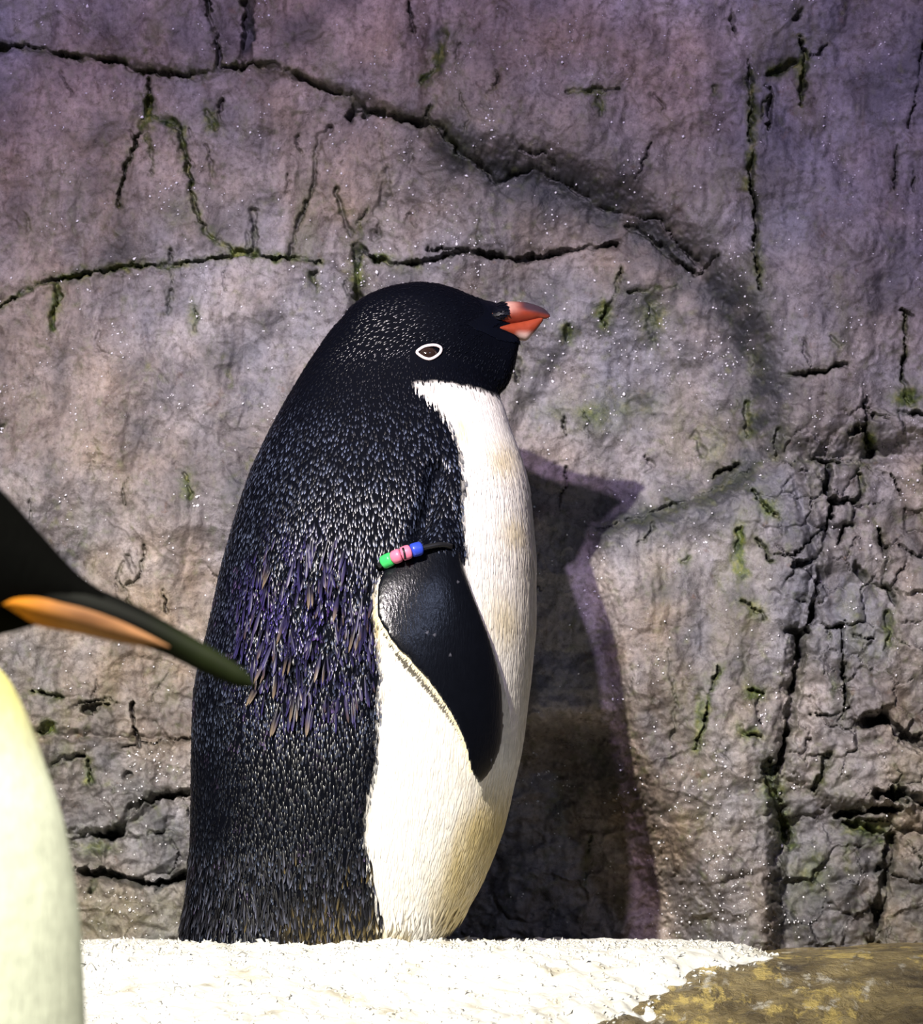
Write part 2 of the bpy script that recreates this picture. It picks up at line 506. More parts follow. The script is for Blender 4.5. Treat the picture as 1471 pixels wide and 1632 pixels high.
# irregular edges: look the crack distance up at warped positions
wx = U + 4.0 * vnoise(U / 16, Vv / 16, 1) + 2.2 * vnoise(U / 6, Vv / 6, 2)
wy = Vv + 4.0 * vnoise(U / 16, Vv / 16, 3) + 2.2 * vnoise(U / 6, Vv / 6, 4)
wmod = np.clip(0.85 + 0.75 * vnoise(U / 26, Vv / 26, 5) + 0.35 * vnoise(U / 9, Vv / 9, 6), 0.25, 2)
dmod = np.clip(0.75 + 0.9 * vnoise(U / 44, Vv / 44, 7), 0.12, 1.2)
groove = np.zeros(U.shape)
moss = np.zeros(U.shape)
dark_tone = np.zeros(U.shape)
crackmask = np.zeros(U.shape, bool)
for pts, w, dep, ms in CR:
    xs, ys = [p[0] for p in pts], [p[1] for p in pts]
    i0, i1 = np.searchsorted(AV, [min(ys) - 60, max(ys) + 60])
    j0, j1 = np.searchsorted(AU, [min(xs) - 60, max(xs) + 60])
    if i1 <= i0 or j1 <= j0:
        continue
    sl = (slice(i0, i1), slice(j0, j1))
    d = polyline_dist(wx[sl], wy[sl], pts)
    hw = 0.5 * w * wmod[sl]
    prof = 1 - sstep(0.45, 1.05, d / hw)
    lip = 0.16 * np.exp(-(d / (hw * 2.6)) ** 2)
    groove[sl] = np.maximum(groove[sl], dep * dmod[sl] * (prof + lip))
    crackmask[sl] |= d < np.maximum(hw, 5)
    if ms > 0:
        moss[sl] = np.maximum(moss[sl], ms * 1.1 * np.exp(-(d / (hw * 1.5 + 4)) ** 2) * (0.75 + 0.6 * vnoise(U[sl] / 12, Vv[sl] / 12, 36)))
    dark_tone[sl] = np.maximum(dark_tone[sl], 0.7 * dmod[sl] * min(1, dep / 14) * (1 - sstep(0.3, 1.15, d / hw)))

h = np.zeros(U.shape)                                       # relief in mm, + is towards the room
for sc, amp, sd in ((330, 12, 10), (140, 9, 11), (62, 4.5, 12), (28, 2.0, 13), (13, 0.9, 14), (6.5, 0.4, 15)):
    h += amp * vnoise(U / sc + 7.3, Vv / sc + 3.1, sd)
def streak(sx_, sy_, sd):                                   # noise drawn out downwards, without lattice rotation
    return vnoise((U + 14 * vnoise(U / 90, Vv / 90, sd + 1)) / sx_ * math.cos(-0.6 - sd * 1.37), (U + 14 * vnoise(U / 90, Vv / 90, sd + 1)) / sx_ * math.sin(-0.6 - sd * 1.37) + Vv / sy_, sd)


h += 1.4 * streak(13, 60, 16)
rid = 1 - np.abs(vnoise(U / 75 + vnoise(U / 40, Vv / 40, 21), Vv / 60, 17))
h += 1.6 * rid ** 4
lowr = sstep(900, 1300, Vv)                                 # rougher broken stone near the foot of the wall
h += lowr * (4.0 * vnoise(U / 30, Vv / 22, 18) + 2.0 * vnoise(U / 14, Vv / 11, 19))
right = sstep(1150, 1300, U) * sstep(560, 760, Vv)
bo, be = blocks(wx / 62, wy / 50, 23)
h += right * (6.0 * bo * sstep(0, .12, be) - 5 * (1 - sstep(0.0, 0.07, be)) * (vnoise(U / 50, Vv / 50, 25) > -.1) + 3 * vnoise(U / 24, Vv / 24, 24))
bo, be = blocks(wx / 85 + 9, wy / 58 + 5, 26)
h += lowr * (1 - right) * (5.0 * bo * sstep(0, .15, be))


def slab(pts, amp, soft, sharp_in=True):
    global h
    d = poly_sdf(wx, wy, pts)
    h = h + amp * sstep(-soft, soft, d)


slab([(690, -900), (690, 205), (735, 250), (860, 262), (1000, 322), (1130, 415), (1215, 560), (1240, 720), (2400, 640), (2400, -900)], 42, 34)
slab([(955, 850), (1080, 815), (1200, 760), (1262, 738), (1300, 900), (1270, 1010), (1240, 1230), (1230, 1600), (1110, 1600), (1070, 1400), (1010, 1250), (970, 1000)], 30, 24)
slab([(1262, 742), (2400, 690), (2400, 1280), (1330, 1280), (1250, 1230), (1275, 1010), (1305, 890)], 26, 10)
slab([(-900, -900), (690, -900), (690, 205), (560, 150), (400, 105), (330, 122), (200, 100), (0, 70), (-900, 60)], 9, 8)
slab([(-900, 500), (0, 486), (90, 444), (240, 422), (400, 406), (520, 416), (560, 440), (560, 1180), (300, 1178), (-900, 1100)], 9, 7)
slab([(-900, 1180), (303, 1180), (560, 1175), (560, 1262), (260, 1268), (190, 1322), (-900, 1340)], 14, 7)
slab([(-900, 1410), (215, 1405), (560, 1398), (560, 1700), (-900, 1700)], 20, 8)
slab([(780, 1180), (960, 1180), (1035, 1330), (1120, 1480), (1135, 1700), (640, 1700), (700, 1350)], -118, 55)
slab([(1235, 1300), (2400, 1300), (2400, 1700), (1235, 1700)], -22, 22)
slab([(830, 560), (1000, 520), (1160, 560), (1190, 720), (960, 840), (830, 700)], -14, 60)
moss = np.maximum(moss, 0.75 * np.exp(-(((U - 955) / 95) ** 2 + ((Vv - 655) / 34) ** 2)) * (0.75 + 0.5 * vnoise(U / 30, Vv / 30, 30)))
moss = np.maximum(moss, 0.35 * np.clip(vnoise(U / 46, Vv / 60, 31) * vnoise(U / 12, Vv / 12, 32) * 2.4, 0, 1))
moss = np.maximum(moss, 0.30 * np.exp(-((Vv - 1460) / 55) ** 2) * sstep(520, 200, U))
warm_tint = np.exp(-(((U - 1100) / 150) ** 2 + ((Vv - 1130) / 290) ** 2) ** 2) + np.exp(-(((U - 150) / 240) ** 2 + ((Vv - 1050) / 240) ** 2) ** 2) + 0.8 * sstep(1380, 1440, U) * sstep(700, 800, Vv)  # warm beige over the lower boulder, lower left and right edge
warm_tint = np.clip(warm_tint * (0.75 + 0.5 * vnoise(U / 50, Vv / 70, 33)) + 0.5 * np.clip(vnoise(U / 90, Vv / 120, 34), 0, 1), 0, 1)
dark_tone = np.maximum(dark_tone, np.clip(0.92 + 0.45 * vnoise(U / 36, Vv / 36, 37), .45, .94) * np.exp(-(polyline_dist(wx, wy, [(725, 245), (800, 280), (900, 305), (1000, 350), (1095, 415), (1180, 510), (1215, 630), (1190, 750), (1080, 810), (960, 840)]) / 58) ** 2))  # dark blue-grey band along the diagonal step and its lower bend
dark_tone = np.maximum(dark_tone, np.clip(0.52 + 0.6 * vnoise(U / 30, Vv / 45, 41), .1, .8) * np.exp(-(((U - 1080) / 120) ** 2 + ((Vv - 470) / 110) ** 2) ** 2))
lowdark = sstep(1290, 1400, Vv) * sstep(1180, 1260, U)
dark_tone = np.maximum(dark_tone, 0.6 * lowdark * np.clip(0.8 + vnoise(U / 40, Vv / 40, 38), 0, 1))  # darker tone over the low recess at the right
dark_tone = np.maximum(dark_tone, 0.5 * np.clip(1.6 * vnoise(U / 75 + 5, Vv / 85, 39) - 0.25, 0, 1))

for a, b, ra, rb, k in ((235, 180, 12, 26, 1), (268, 195, 18, 9, 1), (292, 214, 7, 18, .9), (240, 232, 6, 14, .6), (336, 195, 12, 18, .8), (700, 102, 12, 28, .9), (680, 128, 10, 9, 1), (380, 402, 22, 8, 1), (440, 412, 12, 9, .9),
                       (570, 432, 13, 32, .9), (608, 408, 20, 7, .9), (112, 440, 28, 7, 1), (88, 482, 8, 26, .9), (955, 180, 11, 15, .8), (940, 158, 36, 7, .8), (1195, 190, 9, 62, .9), (1193, 260, 9, 26, .8), (1230, 125, 17, 10, 1),
                       (1273, 120, 10, 38, 1), (1188, 298, 12, 12, .8), (1205, 425, 9, 42, .6), (1176, 880, 10, 42, 1), (1180, 915, 12, 15, .9), (1382, 705, 13, 15, .9), (1440, 640, 24, 16, 1), (962, 500, 14, 22, .9), (905, 530, 15, 17, .8),
                       (1042, 500, 26, 28, .6), (1230, 1260, 22, 42, .8), (1252, 1320, 18, 30, .8), (1390, 1320, 34, 16, .8), (1200, 1108, 18, 11, .9), (1190, 1170, 18, 9, .9), (1112, 1150, 8, 42, .8), (1325, 1100, 6, 22, .6), (80, 1160, 11, 11, 1),
                       (142, 1240, 9, 15, .8), (155, 1352, 28, 13, .7), (300, 780, 8, 22, .7), (1220, 815, 16, 14, .9), (1200, 975, 14, 14, .6), (1412, 1010, 9, 26, .8), (1300, 1390, 26, 34, .5), (285, 340, 22, 24, .45), (205, 245, 9, 22, .6), (1135, 700, 24, 40, .5), (310, 505, 9, 24, .7)):
    moss = np.maximum(moss, k * np.clip(1.35 * np.exp(-((wx - a) / ra) ** 2 - ((wy - b) / rb) ** 2) + 0.35 * vnoise(U / 9, Vv / 9, 42) * np.exp(-((wx - a) / ra / 1.5) ** 2 - ((wy - b) / rb / 1.5) ** 2), 0, 1))

# slabs: every cell goes to the seed it reaches without crossing a crack
SEEDS = [(150, 20), (520, 40), (100, 250), (420, 220), (275, 330), (600, 290), (780, 340), (850, 120), (1080, 200), (1330, 300), (1225, 60), (1450, 200),
         (40, 470), (250, 600), (480, 450), (760, 440), (1080, 600), (1330, 570), (1420, 600), (1300, 670), (1430, 700), (1250, 800), (1340, 775), (1345, 860), (1440, 850),
         (1100, 1000), (1245, 950), (1340, 960), (1440, 1060), (1300, 1080), (1050, 1400), (1170, 1350), (1300, 1200), (1420, 1230), (1320, 1400), (1460, 1400),
         (120, 1050), (100, 1170), (170, 1165), (260, 1150), (170, 1230), (260, 1225), (260, 1330), (100, 1290), (160, 1365), (200, 1450), (700, 1300), (900, 1350),
         (-300, 250), (-300, 900), (-300, 1350), (-300, -200), (500, -250), (1100, -250), (1800, 200), (1800, 900), (1800, 1400)]
ST = 3
cu, cv = AU[::ST], AV[::ST]
cm = crackmask.copy()
cs = np.zeros((len(cv), len(cu)), bool)
for a in range(ST):
    for b in range(ST):
        s = cm[a::ST, b::ST]
        cs[:s.shape[0], :s.shape[1]] |= s
lab = np.full(cs.shape, -1, int)
dist = np.full(cs.shape, 1e18)
jit = (1 + 0.6 * vnoise(*np.meshgrid(cu / 30, cv / 30), 40))
heap = []
for k, (sx, sy) in enumerate(SEEDS):
    i, j = int(np.argmin(abs(cv - sy))), int(np.argmin(abs(cu - sx)))
    dist[i, j] = 0
    lab[i, j] = k
    heapq.heappush(heap, (0.0, i, j, k))
du, dv = np.gradient(cu), np.gradient(cv)
while heap:
    d, i, j, k = heapq.heappop(heap)
    if d > dist[i, j]:
        continue
    for a, b in ((1, 0), (-1, 0), (0, 1), (0, -1), (1, 1), (-1, -1), (1, -1), (-1, 1)):
        p, q = i + a, j + b
        if 0 <= p < cs.shape[0] and 0 <= q < cs.shape[1]:
            c = math.hypot(a * dv[p], b * du[q]) * jit[p, q] * (25 if cs[p, q] else 1)
            if d + c < dist[p, q]:
                dist[p, q] = d + c
                lab[p, q] = k
                heapq.heappush(heap, (d + c, p, q, k))
LAB = np.repeat(np.repeat(lab, ST, 0), ST, 1)[:U.shape[0], :U.shape[1]]
off = rng.uniform(-5, 5, len(SEEDS))
tu, tv = rng.uniform(-0.035, 0.035, len(SEEDS)), rng.uniform(-0.03, 0.03, len(SEEDS))
SD = np.array(SEEDS, float)
lift = off[LAB] + np.clip(tu[LAB] * (U - SD[LAB, 0]) + tv[LAB] * (Vv - SD[LAB, 1]), -7, 7)
for _ in range(3):
    for ax in (0, 1):
        s = np.zeros_like(lift)
        for k in range(-3, 4):
            s += np.roll(lift, k, ax)
        lift = s / 7
h = h + lift - groove

WX = (U - CPX) * SW
WZ = CAMZ + (HROW - Vv) * SW
WY = YW - h * 0.001
gy, gx = np.gradient(WY)
ux, vz = np.gradient(WX, axis=1), np.gradient(WZ, axis=0)
sx, sz = gx / ux, gy / vz
NR = np.stack([sx, -np.ones_like(sx), sz], -1)
NR /= np.linalg.norm(NR, axis=-1, keepdims=True)
VP = np.stack([WX, WY, WZ], -1).reshape(-1, 3)
NR = NR.reshape(-1, 3)
ALG_TINT = np.stack([np.clip(moss, 0, 1), np.clip(dark_tone, 0, 1), warm_tint, np.ones_like(moss)], -1).reshape(-1, 4)
nr, nc = U.shape
idx = np.arange(nr * nc).reshape(nr, nc)
Q = np.stack([idx[:-1, :-1], idx[1:, :-1], idx[1:, 1:], idx[:-1, 1:]], -1).reshape(-1, 4)
QL = LAB[:-1, :-1].ravel()

bx0, bx1, bz0, bz1 = WX.min() - .02, WX.max() + .02, -0.12, WZ.max() + .02
bv = [(x, y, z) for y in (0.47, 0.60) for z in (bz0, bz1) for x in (bx0, bx1)]
wall = mesh_np('wall_back', bv, [(0, 1, 3, 2), (5, 4, 6, 7), (4, 0, 2, 6), (1, 5, 7, 3), (2, 3, 7, 6), (4, 5, 1, 0)], M_ROCK, smooth=False)
wall['kind'] = 'structure'
wall['label'] = 'cracked grey rock wall with green algae behind the penguins'
for k in range(len(SEEDS)):
    f = Q[QL == k]
    if len(f) == 0:
        continue
    u, inv = np.unique(f, return_inverse=True)
    o = mesh_np('rock_slab', VP[u], inv.reshape(-1, 4), M_ROCK, wall, True, {'AlgaeTint': ALG_TINT[u]})
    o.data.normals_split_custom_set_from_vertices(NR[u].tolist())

# small white grains added to stand for glints on the wet rock
inside = np.where((AU[None, :] > -60) & (AU[None, :] < 1530) & (Vv > -40) & (Vv < 1500))
inside = inside[0] * nc + inside[1]
wg = 0.06 + np.clip(vnoise(U / 60, Vv / 80, 35) - 0.1, 0, 1).ravel()[inside] ** 2 * 2.2
gu, gv = U.ravel()[inside], Vv.ravel()[inside]
for a, b, r, w in ((720, 385, 60, 1.2), (560, 450, 70, .8), (1020, 530, 60, 1.0), (1150, 560, 50, .8), (1130, 1250, 60, .8), (1180, 1450, 70, 1.6), (1090, 1480, 40, 1.6), (240, 1240, 60, 1.0), (200, 1450, 70, .8), (900, 580, 50, .8)):
    wg += w * np.exp(-((gu - a) ** 2 + (gv - b) ** 2) / r ** 2)
wg *= (groove.ravel()[inside] < 2) 
pick = rng.choice(inside, 2400, p=wg / wg.sum())
CV, CF = [], []
for i in pick:
    L = rng.uniform(0.0006, 0.0015) * (1.5 if rng.random() < .1 else 1)
    A, _ = np.linalg.qr(rng.normal(0, 1, (3, 3)))
    P = np.array([(-1, 0, 0), (0, -1, 0), (1, 0, 0), (0, 1, 0), (0, 0, 1), (0, 0, -1)]) * (L, L * rng.uniform(.5, 1), L * rng.uniform(.5, 1.6))
    b = len(CV) * 6
    CV.append(P @ A.T + VP[i] + NR[i] * L * .3)
    CF += [(b + a, b + (a + 1) % 4, b + 4) for a in range(4)] + [(b + (a + 1) % 4, b + a, b + 5) for a in range(4)]
gr_ = mesh_np('glint_grains', np.concatenate(CV), np.array(CF), mat_plain('glint_grain', (0.82, 0.82, 0.86), 0.2), wall, smooth=False)
gr_['kind'] = 'stuff'

# ------------------------------------------------------------------ ledge, lower floor and snow
gx_ = axis(-1.2, 1.2, -0.52, 0.52, 0.003, 0.03)
gy_ = axis(-4.8, 0.47, -0.52, 0.40, 0.003, 0.04)
FX, FY = np.meshgrid(gx_, gy_)
zprof = cubic([-5, -1.0, -0.80, -0.60, -0.42, -0.30, -0.20, -0.13, -0.06, 0.1, 0.6], [-0.66, -0.66, -0.60, -0.28, -0.078, -0.046, -0.020, -0.004, 0.0, 0.0, 0.0])
FZ = zprof(FY + 0.03 * vnoise(FX / 0.22, FY / 0.4, 50)) - 0.014
for sc, amp, sd in ((0.19, .006, 51), (0.07, .0035, 52), (0.026, .0022, 53), (0.011, .0012, 54)):
    FZ = FZ + amp * vnoise(FX / sc, FY / sc, sd) * (0.4 + 0.6 * sstep(0.05, -0.25, FY))
FZ += 0.006 * sstep(0.25, 0.5, FX)
FZ += sstep(0.0, 0.2, FX) * sstep(-0.17, -0.3, FY) * (0.006 * vnoise(FX / .06, FY / .05, 56) + 0.004 * vnoise(FX / .022, FY / .02, 57) + .002 * vnoise(FX / .009, FY / .009, 58))
nr, nc = FX.shape
idx = np.arange(nr * nc).reshape(nr, nc)
QF = np.stack([idx[:-1, :-1], idx[:-1, 1:], idx[1:, 1:], idx[1:, :-1]], -1).reshape(-1, 4)
floor = mesh_np('floor', np.stack([FX, FY, FZ], -1).reshape(-1, 3), QF, M_LEDGE)
floor['kind'] = 'structure'
floor['label'] = 'wet brown rock ledge with yellow patches dropping to a lower floor'

bnd = cubic([-0.55, -0.45, -0.40, -0.345, -0.30, -0.25, -0.19, -0.12, 0.1, 0.5], [-0.10, 0.0, 0.035, 0.10, 0.165, 0.178, 0.225, 0.285, 0.29, 0.29])
edge = bnd(FY) + 0.022 * vnoise(FX / 0.05, FY / 0.05, 60) + 0.010 * vnoise(FX / 0.017, FY / 0.017, 61) - FX
front = FY + 0.62 + 0.05 * vnoise(FX / 0.08, FY / 0.08, 62)
mask = np.minimum(edge, front)
mask = mask - 0.012 * np.clip(vnoise(FX / 0.04, FY / 0.06, 63) - 0.35, 0, 1) * sstep(-0.25, -0.36, FY) * 8
TH = 0.011 * sstep(-0.004, 0.05, mask) + 0.0025 * sstep(-0.004, 0.008, mask) * (1 + vnoise(FX / 0.02, FY / 0.02, 64)) + 0.0016 * vnoise(FX / 0.009, FY / 0.009, 65) - 0.0022
SZ = FZ + TH
ok = (mask > -0.006) & (FY > -0.66) & (FY < 0.23) & (FX > -1.1)
qok = ok.ravel()[QF].all(1)
f = QF[qok]
u, inv = np.unique(f, return_inverse=True)
SNV = np.stack([FX, FY, SZ], -1).reshape(-1, 3)
snow = mesh_np('snow', SNV[u], inv.reshape(-1, 4), M_SNOW)
snow['kind'] = 'stuff'
snow['label'] = 'bright white crumbly snow covering the ledge under the penguin'
snow['category'] = 'snow'
# loose ice chips lying in the snow
cand = np.where((mask.ravel() > -0.012) & (np.abs(FX.ravel()) < 0.56) & (FY.ravel() > -0.46) & (FY.ravel() < 0.12))[0]
wgt = np.where((FY.ravel()[cand] > -0.2) & (FY.ravel()[cand] < 0.02), 2.2, 1.0)
pick = rng.choice(cand, 4500, p=wgt / wgt.sum())
CV, CF = [], []
for k, i in enumerate(pick):
    c = np.array([FX.ravel()[i], FY.ravel()[i], max(SZ.ravel()[i], FZ.ravel()[i]) + 0.0005])
    L = rng.uniform(0.0012, 0.0042) * (1.8 if rng.random() < .06 else 1)
    W, T = L * rng.uniform(.4, .8), L * rng.uniform(.12, .3)
    A, _ = np.linalg.qr(rng.normal(0, 1, (3, 3)) + np.diag([0.5, 0.5, 2.0]))
    P = np.array([(-1, -.3, 0), (-.2, -1, .2), (1, -.2, 0), (.2, 1, -.2), (0, 0, 1), (0, 0, -1)]) * (L, W, T)
    b = len(CV) * 6
    CV.append(P @ A.T + c)
    CF += [(b + a, b + (a + 1) % 4, b + 4) for a in range(4)] + [(b + (a + 1) % 4, b + a, b + 5) for a in range(4)]
chips = mesh_np('ice_chips', np.concatenate(CV), np.array(CF), M_SNOW, snow, smooth=False)
chips['kind'] = 'stuff'


# ------------------------------------------------------------------ shape tools for the birds
def voxel_union(parts, voxel, smooth_iter):
    V, F, b = [], [], 0
    for v, f in parts:
        V.append(v)
        F += [tuple(i + b for i in q) for q in f]
        b += len(v)
    tmp = mesh_np('tmp_union', np.concatenate(V), F)
    bpy.context.view_layer.update()
    m = tmp.modifiers.new('r', 'REMESH')
    m.mode = 'VOXEL'
    m.voxel_size = voxel
    m.use_smooth_shade = True
    if smooth_iter:
        s = tmp.modifiers.new('s', 'SMOOTH')
        s.factor = 0.5
        s.iterations = smooth_iter
    dg = bpy.context.evaluated_depsgraph_get()
    ev = tmp.evaluated_get(dg)
    me = bpy.data.meshes.new_from_object(ev)
    n = len(me.vertices)
    co = np.empty(n * 3, np.float32)
    me.vertices.foreach_get('co', co)
    co = co.reshape(-1, 3).astype(float)
    faces = [tuple(p.vertices) for p in me.polygons]
    bpy.data.objects.remove(tmp, do_unlink=True)
    bpy.data.meshes.remove(me)
    return co, faces


def ring_h(x0, x1, z, yc, b, p=2.2, n=56):
    """horizontal ring between silhouette edges x0..x1"""
    a, cx = (x1 - x0) / 2, (x0 + x1) / 2
    t = np.linspace(0, 2 * np.pi, n, endpoint=False)
    c, s = np.cos(t), np.sin(t)
    return np.stack([cx + a * np.sign(c) * abs(c) ** (2 / p), yc + b * np.sign(s) * abs(s) ** (2 / p), np.full(n, z)], 1)


def ring_v(x, z0, z1, yc, b, p=2.1, n=40):
    a, cz = (z1 - z0) / 2, (z0 + z1) / 2
    t = np.linspace(0, 2 * np.pi, n, endpoint=False)
    c, s = np.cos(t), np.sin(t)
    return np.stack([np.full(n, x), yc + b * np.sign(s) * abs(s) ** (2 / p), cz + a * np.sign(c) * abs(c) ** (2 / p)], 1)


def leaves(P, N, D, L, W, lift, base, tip, bulge=0.25):
    """feathers: each a keeled leaf of 6 triangles lying along D on a surface with normal N"""
    n = len(P)
    S = np.cross(D, N)
    S /= np.linalg.norm(S, axis=1, keepdims=True) + 1e-9
    L, W, lift = (np.broadcast_to(np.asarray(a, float), (n,))[:, None] for a in (L, W, lift))
    at = lambda u, w, hh: P + D * (L * u) + S * (W * w) + N * (L * lift * u + W * hh)
    V = np.stack([at(0, 0, 0), at(.45, -.5, 0), at(.45, 0, bulge), at(.45, .5, 0), at(.82, -.36, -.02), at(.82, .36, -.02), at(1, 0, -.05)], 1)
    F = np.array([(0, 2, 1), (0, 3, 2), (1, 2, 4), (2, 3, 5), (2, 6, 4), (2, 5, 6)])
    F = (F[None] + (np.arange(n) * 7)[:, None, None]).reshape(-1, 3)
    w = np.array([0, .0, .05, .0, .5, .5, 1.0])[None, :, None]
    C = base[:, None, :] * (1 - w) + tip[:, None, :] * w
    return V.reshape(-1, 3), F, C.reshape(-1, 3)


def join_leaves(ls):
    V, F, C, b = [], [], [], 0
    for v, f, c in ls:
        V.append(v)
        F.append(f + b)
        C.append(c)
        b += len(v)
    return np.concatenate(V), np.concatenate(F), np.concatenate(C)


# ------------------------------------------------------------------ the penguin on the snow
YC = 0.02
back = cubic([490, 515, 550, 580, 620, 660, 710, 755, 800, 850, 905, 960, 1010, 1060, 1110, 1200, 1300, 1380, 1440, 1490, 1515],
             [560, 532, 507, 487, 463, 441, 416, 396, 381, 366, 351, 339, 328, 315, 307, 304, 303, 300, 295, 287, 285])
frnt = cubic([490, 520, 560, 600, 640, 680, 720, 770, 830, 900, 980, 1050, 1120, 1190, 1250, 1310, 1370, 1430, 1475, 1500, 1515],
             [680, 730, 765, 785, 801, 814, 829, 843, 850, 855, 855, 850, 842, 833, 820, 806, 785, 757, 725, 697, 682])
deep = cubic([490, 560, 620, 700, 800, 900, 1050, 1200, 1350, 1450, 1515], [.030, .060, .076, .098, .122, .134, .138, .134, .124, .112, .104])


def front_y(px, row, p=2.2):
    l, r = back(row), frnt(row)
    u = np.clip(abs(px - (l + r) / 2) / ((r - l) / 2), 0, 1)
    return YC - deep(row) * (1 - u ** p) ** (1 / p)


rings = []
for row in np.linspace(1508, 490, 70):
    x0, _, z = pw(back(row), row)
    x1, _, _ = pw(frnt(row), row)
    rings.append(ring_h(x0, x1, z, YC, float(deep(row))))
body_part = loft(rings)

hT = cubic([525, 560, 600, 640, 670, 700, 730, 760, 790, 810, 822, 828], [535, 485, 461, 450, 447, 450, 459, 471, 481, 500, 518, 534])
hB = cubic([525, 560, 600, 640, 690, 740, 780, 800, 815, 824, 828], [590, 610, 620, 624, 626, 629, 629, 622, 600, 565, 545])
hW = cubic([525, 560, 600, 660, 720, 765, 790, 805, 820, 828], [.020, .046, .056, .060, .052, .037, .0265, .0205, .014, .007])
rings = []
for px in np.linspace(525, 828, 40):
    x, _, z1 = pw(px, hT(px))
    _, _, z0 = pw(px, hB(px))
    rings.append(ring_v(x, z0, z1, YC - 0.005, float(hW(px))))
head_part = loft(rings)

FL = [((668, 845), (742, 845), .014, -.010), ((632, 900), (737, 900), .0135, -.001), ((606, 945), (749, 945), .0115, .007), ((603, 985), (764, 985), .010, .011),
      ((624, 1030), (781, 1030), .009, .014), ((658, 1068), (793, 1072), .008, .016), ((696, 1112), (801, 1120), .0072, .017),
      ((725, 1158), (802, 1160), .0064, .018), ((743, 1205), (796, 1198), .0056, .018), ((750, 1235), (781, 1233), .0048, .018), ((757, 1252), (766, 1251), .0035, .018)]
frow = cubic(range(len(FL)), [0] * len(FL))
tt = np.linspace(0, len(FL) - 1, 44)
get = [cubic(range(len(FL)), v) for v in ([f[0][0] for f in FL], [f[0][1] for f in FL], [f[1][0] for f in FL], [f[1][1] for f in FL], [f[2] for f in FL], [f[3] for f in FL])]


def flipper(side):
    rs = []
    for t in tt:
        tx, tz, lx, lz, th, gap = (float(g(t)) for g in get)
        pts = []
        n = 26
        for a in np.linspace(0, 2 * np.pi, n, endpoint=False):
            w = 0.5 + 0.5 * math.cos(a)                   # 0 trailing, 1 leading edge
            px, row = tx + (lx - tx) * w, tz + (lz - tz) * w
            thick = th * (0.55 + 0.6 * w) * math.sin(a)
            y = float(front_y(min(px, 815), row)) - gap - thick - 0.012 * (1 - w) ** 2 * min(1, t / 4)
            x, _, z = pw(px, row)
            pts.append((x, y if side < 0 else 2 * YC - y, z))
        rs.append(pts if side < 0 else pts[::-1])
    return loft(rs)


bco, bfaces = voxel_union([body_part, head_part, flipper(-1), flipper(1)], 0.0022, 5)


def relax(co, faces, weight, iters):
    e = np.array([(f[i], f[(i + 1) % len(f)]) for f in faces for i in range(len(f))])
    e = np.unique(np.sort(e, 1), axis=0)
    n = len(co)
    deg = np.bincount(e.ravel(), minlength=n)[:, None]
    for _ in range(iters):
        acc = np.stack([np.bincount(e[:, 0], co[e[:, 1], k], n) + np.bincount(e[:, 1], co[e[:, 0], k], n) for k in range(3)], 1)
        co = co + (acc / deg - co) * 0.5 * weight[:, None]
    return co


def to_px(P):
    s = 0.0006
    return P[:, 0] / s + CPX, HROW - (P[:, 2] - CAMZ) / s


def in_poly(X, Y, pts):
    return poly_sdf(X, Y, pts)


bpx, brow = to_px(bco)
bco = relax(bco, bfaces, sstep(700, 640, bpx) * sstep(470, 500, brow) * sstep(700, 640, brow) * (np.abs(bco[:, 1] - YC) > .02), 120)
FPOLY = [FL[i][0] for i in range(1, len(FL))] + [FL[i][1] for i in range(len(FL) - 1, 0, -1)]
bpx, brow = to_px(bco)
mir_y = YC - np.abs(bco[:, 1] - YC)                       # fold the far side onto the near side
is_flip = (in_poly(bpx, brow, FPOLY) > -9) & (mir_y < front_y(bpx, brow) - 0.0035)
near = bco[:, 1] < YC
# soft hollow between shoulder and breast, and a bulge over the shoulder joint
dd = polyline_dist(bpx, brow, [(697, 765), (690, 810), (672, 868)])
bco[:, 1] += np.where(near, 1, -1) * 0.013 * np.exp(-(dd / 15) ** 2) * ((np.abs(bco[:, 1] - YC) > .05))
dd = polyline_dist(bpx, brow, [(590, 960), (600, 1050), (606, 1200), (590, 1330)])
bco[:, 1] += np.where(near, 1, -1) * 0.004 * np.exp(-(dd / 11) ** 2) * (np.abs(bco[:, 1] - YC) > .05) * (~is_flip)

ruf = np.exp(-(((bpx - 500) / 105) ** 2 + ((brow - 1010) / 135) ** 2) ** 2) * (~is_flip)
lump = vnoise((bpx + 0.25 * (brow - 1000)) / 17, brow / 60, 0) + 0.6 * vnoise((bpx - 0.2 * (brow - 1000)) / 9, brow / 34, 0)
bco[:, 1] -= np.where(near, 1, -1) * 0.0045 * ruf * lump * (np.abs(bco[:, 1] - YC) > .04)

bline = cubic([600, 622, 650, 680, 730, 790, 850, 900, 918, 935, 980, 1040, 1100, 1200, 1290, 1330, 1400, 1450, 1520],
              [640, 658, 690, 714, 734, 740, 738, 746, 720, 606, 600, 607, 610, 606, 590, 585, 595, 604, 612])
chin = cubic([600, 658, 700, 740, 790, 815, 900], [628, 622, 618, 622, 630, 616, 600])


def white_amount(px, row, jit=None):
    n = 5.0 * vnoise(px / 7, row / 22, 70) + 3.0 * vnoise(px / 3.1, row / 12, 71)
    n2 = 3.0 * vnoise(px / 12, row / 7, 72)
    return sstep(-4, 5, px - bline(row) + n) * sstep(-3, 4, row - chin(px) + n2)


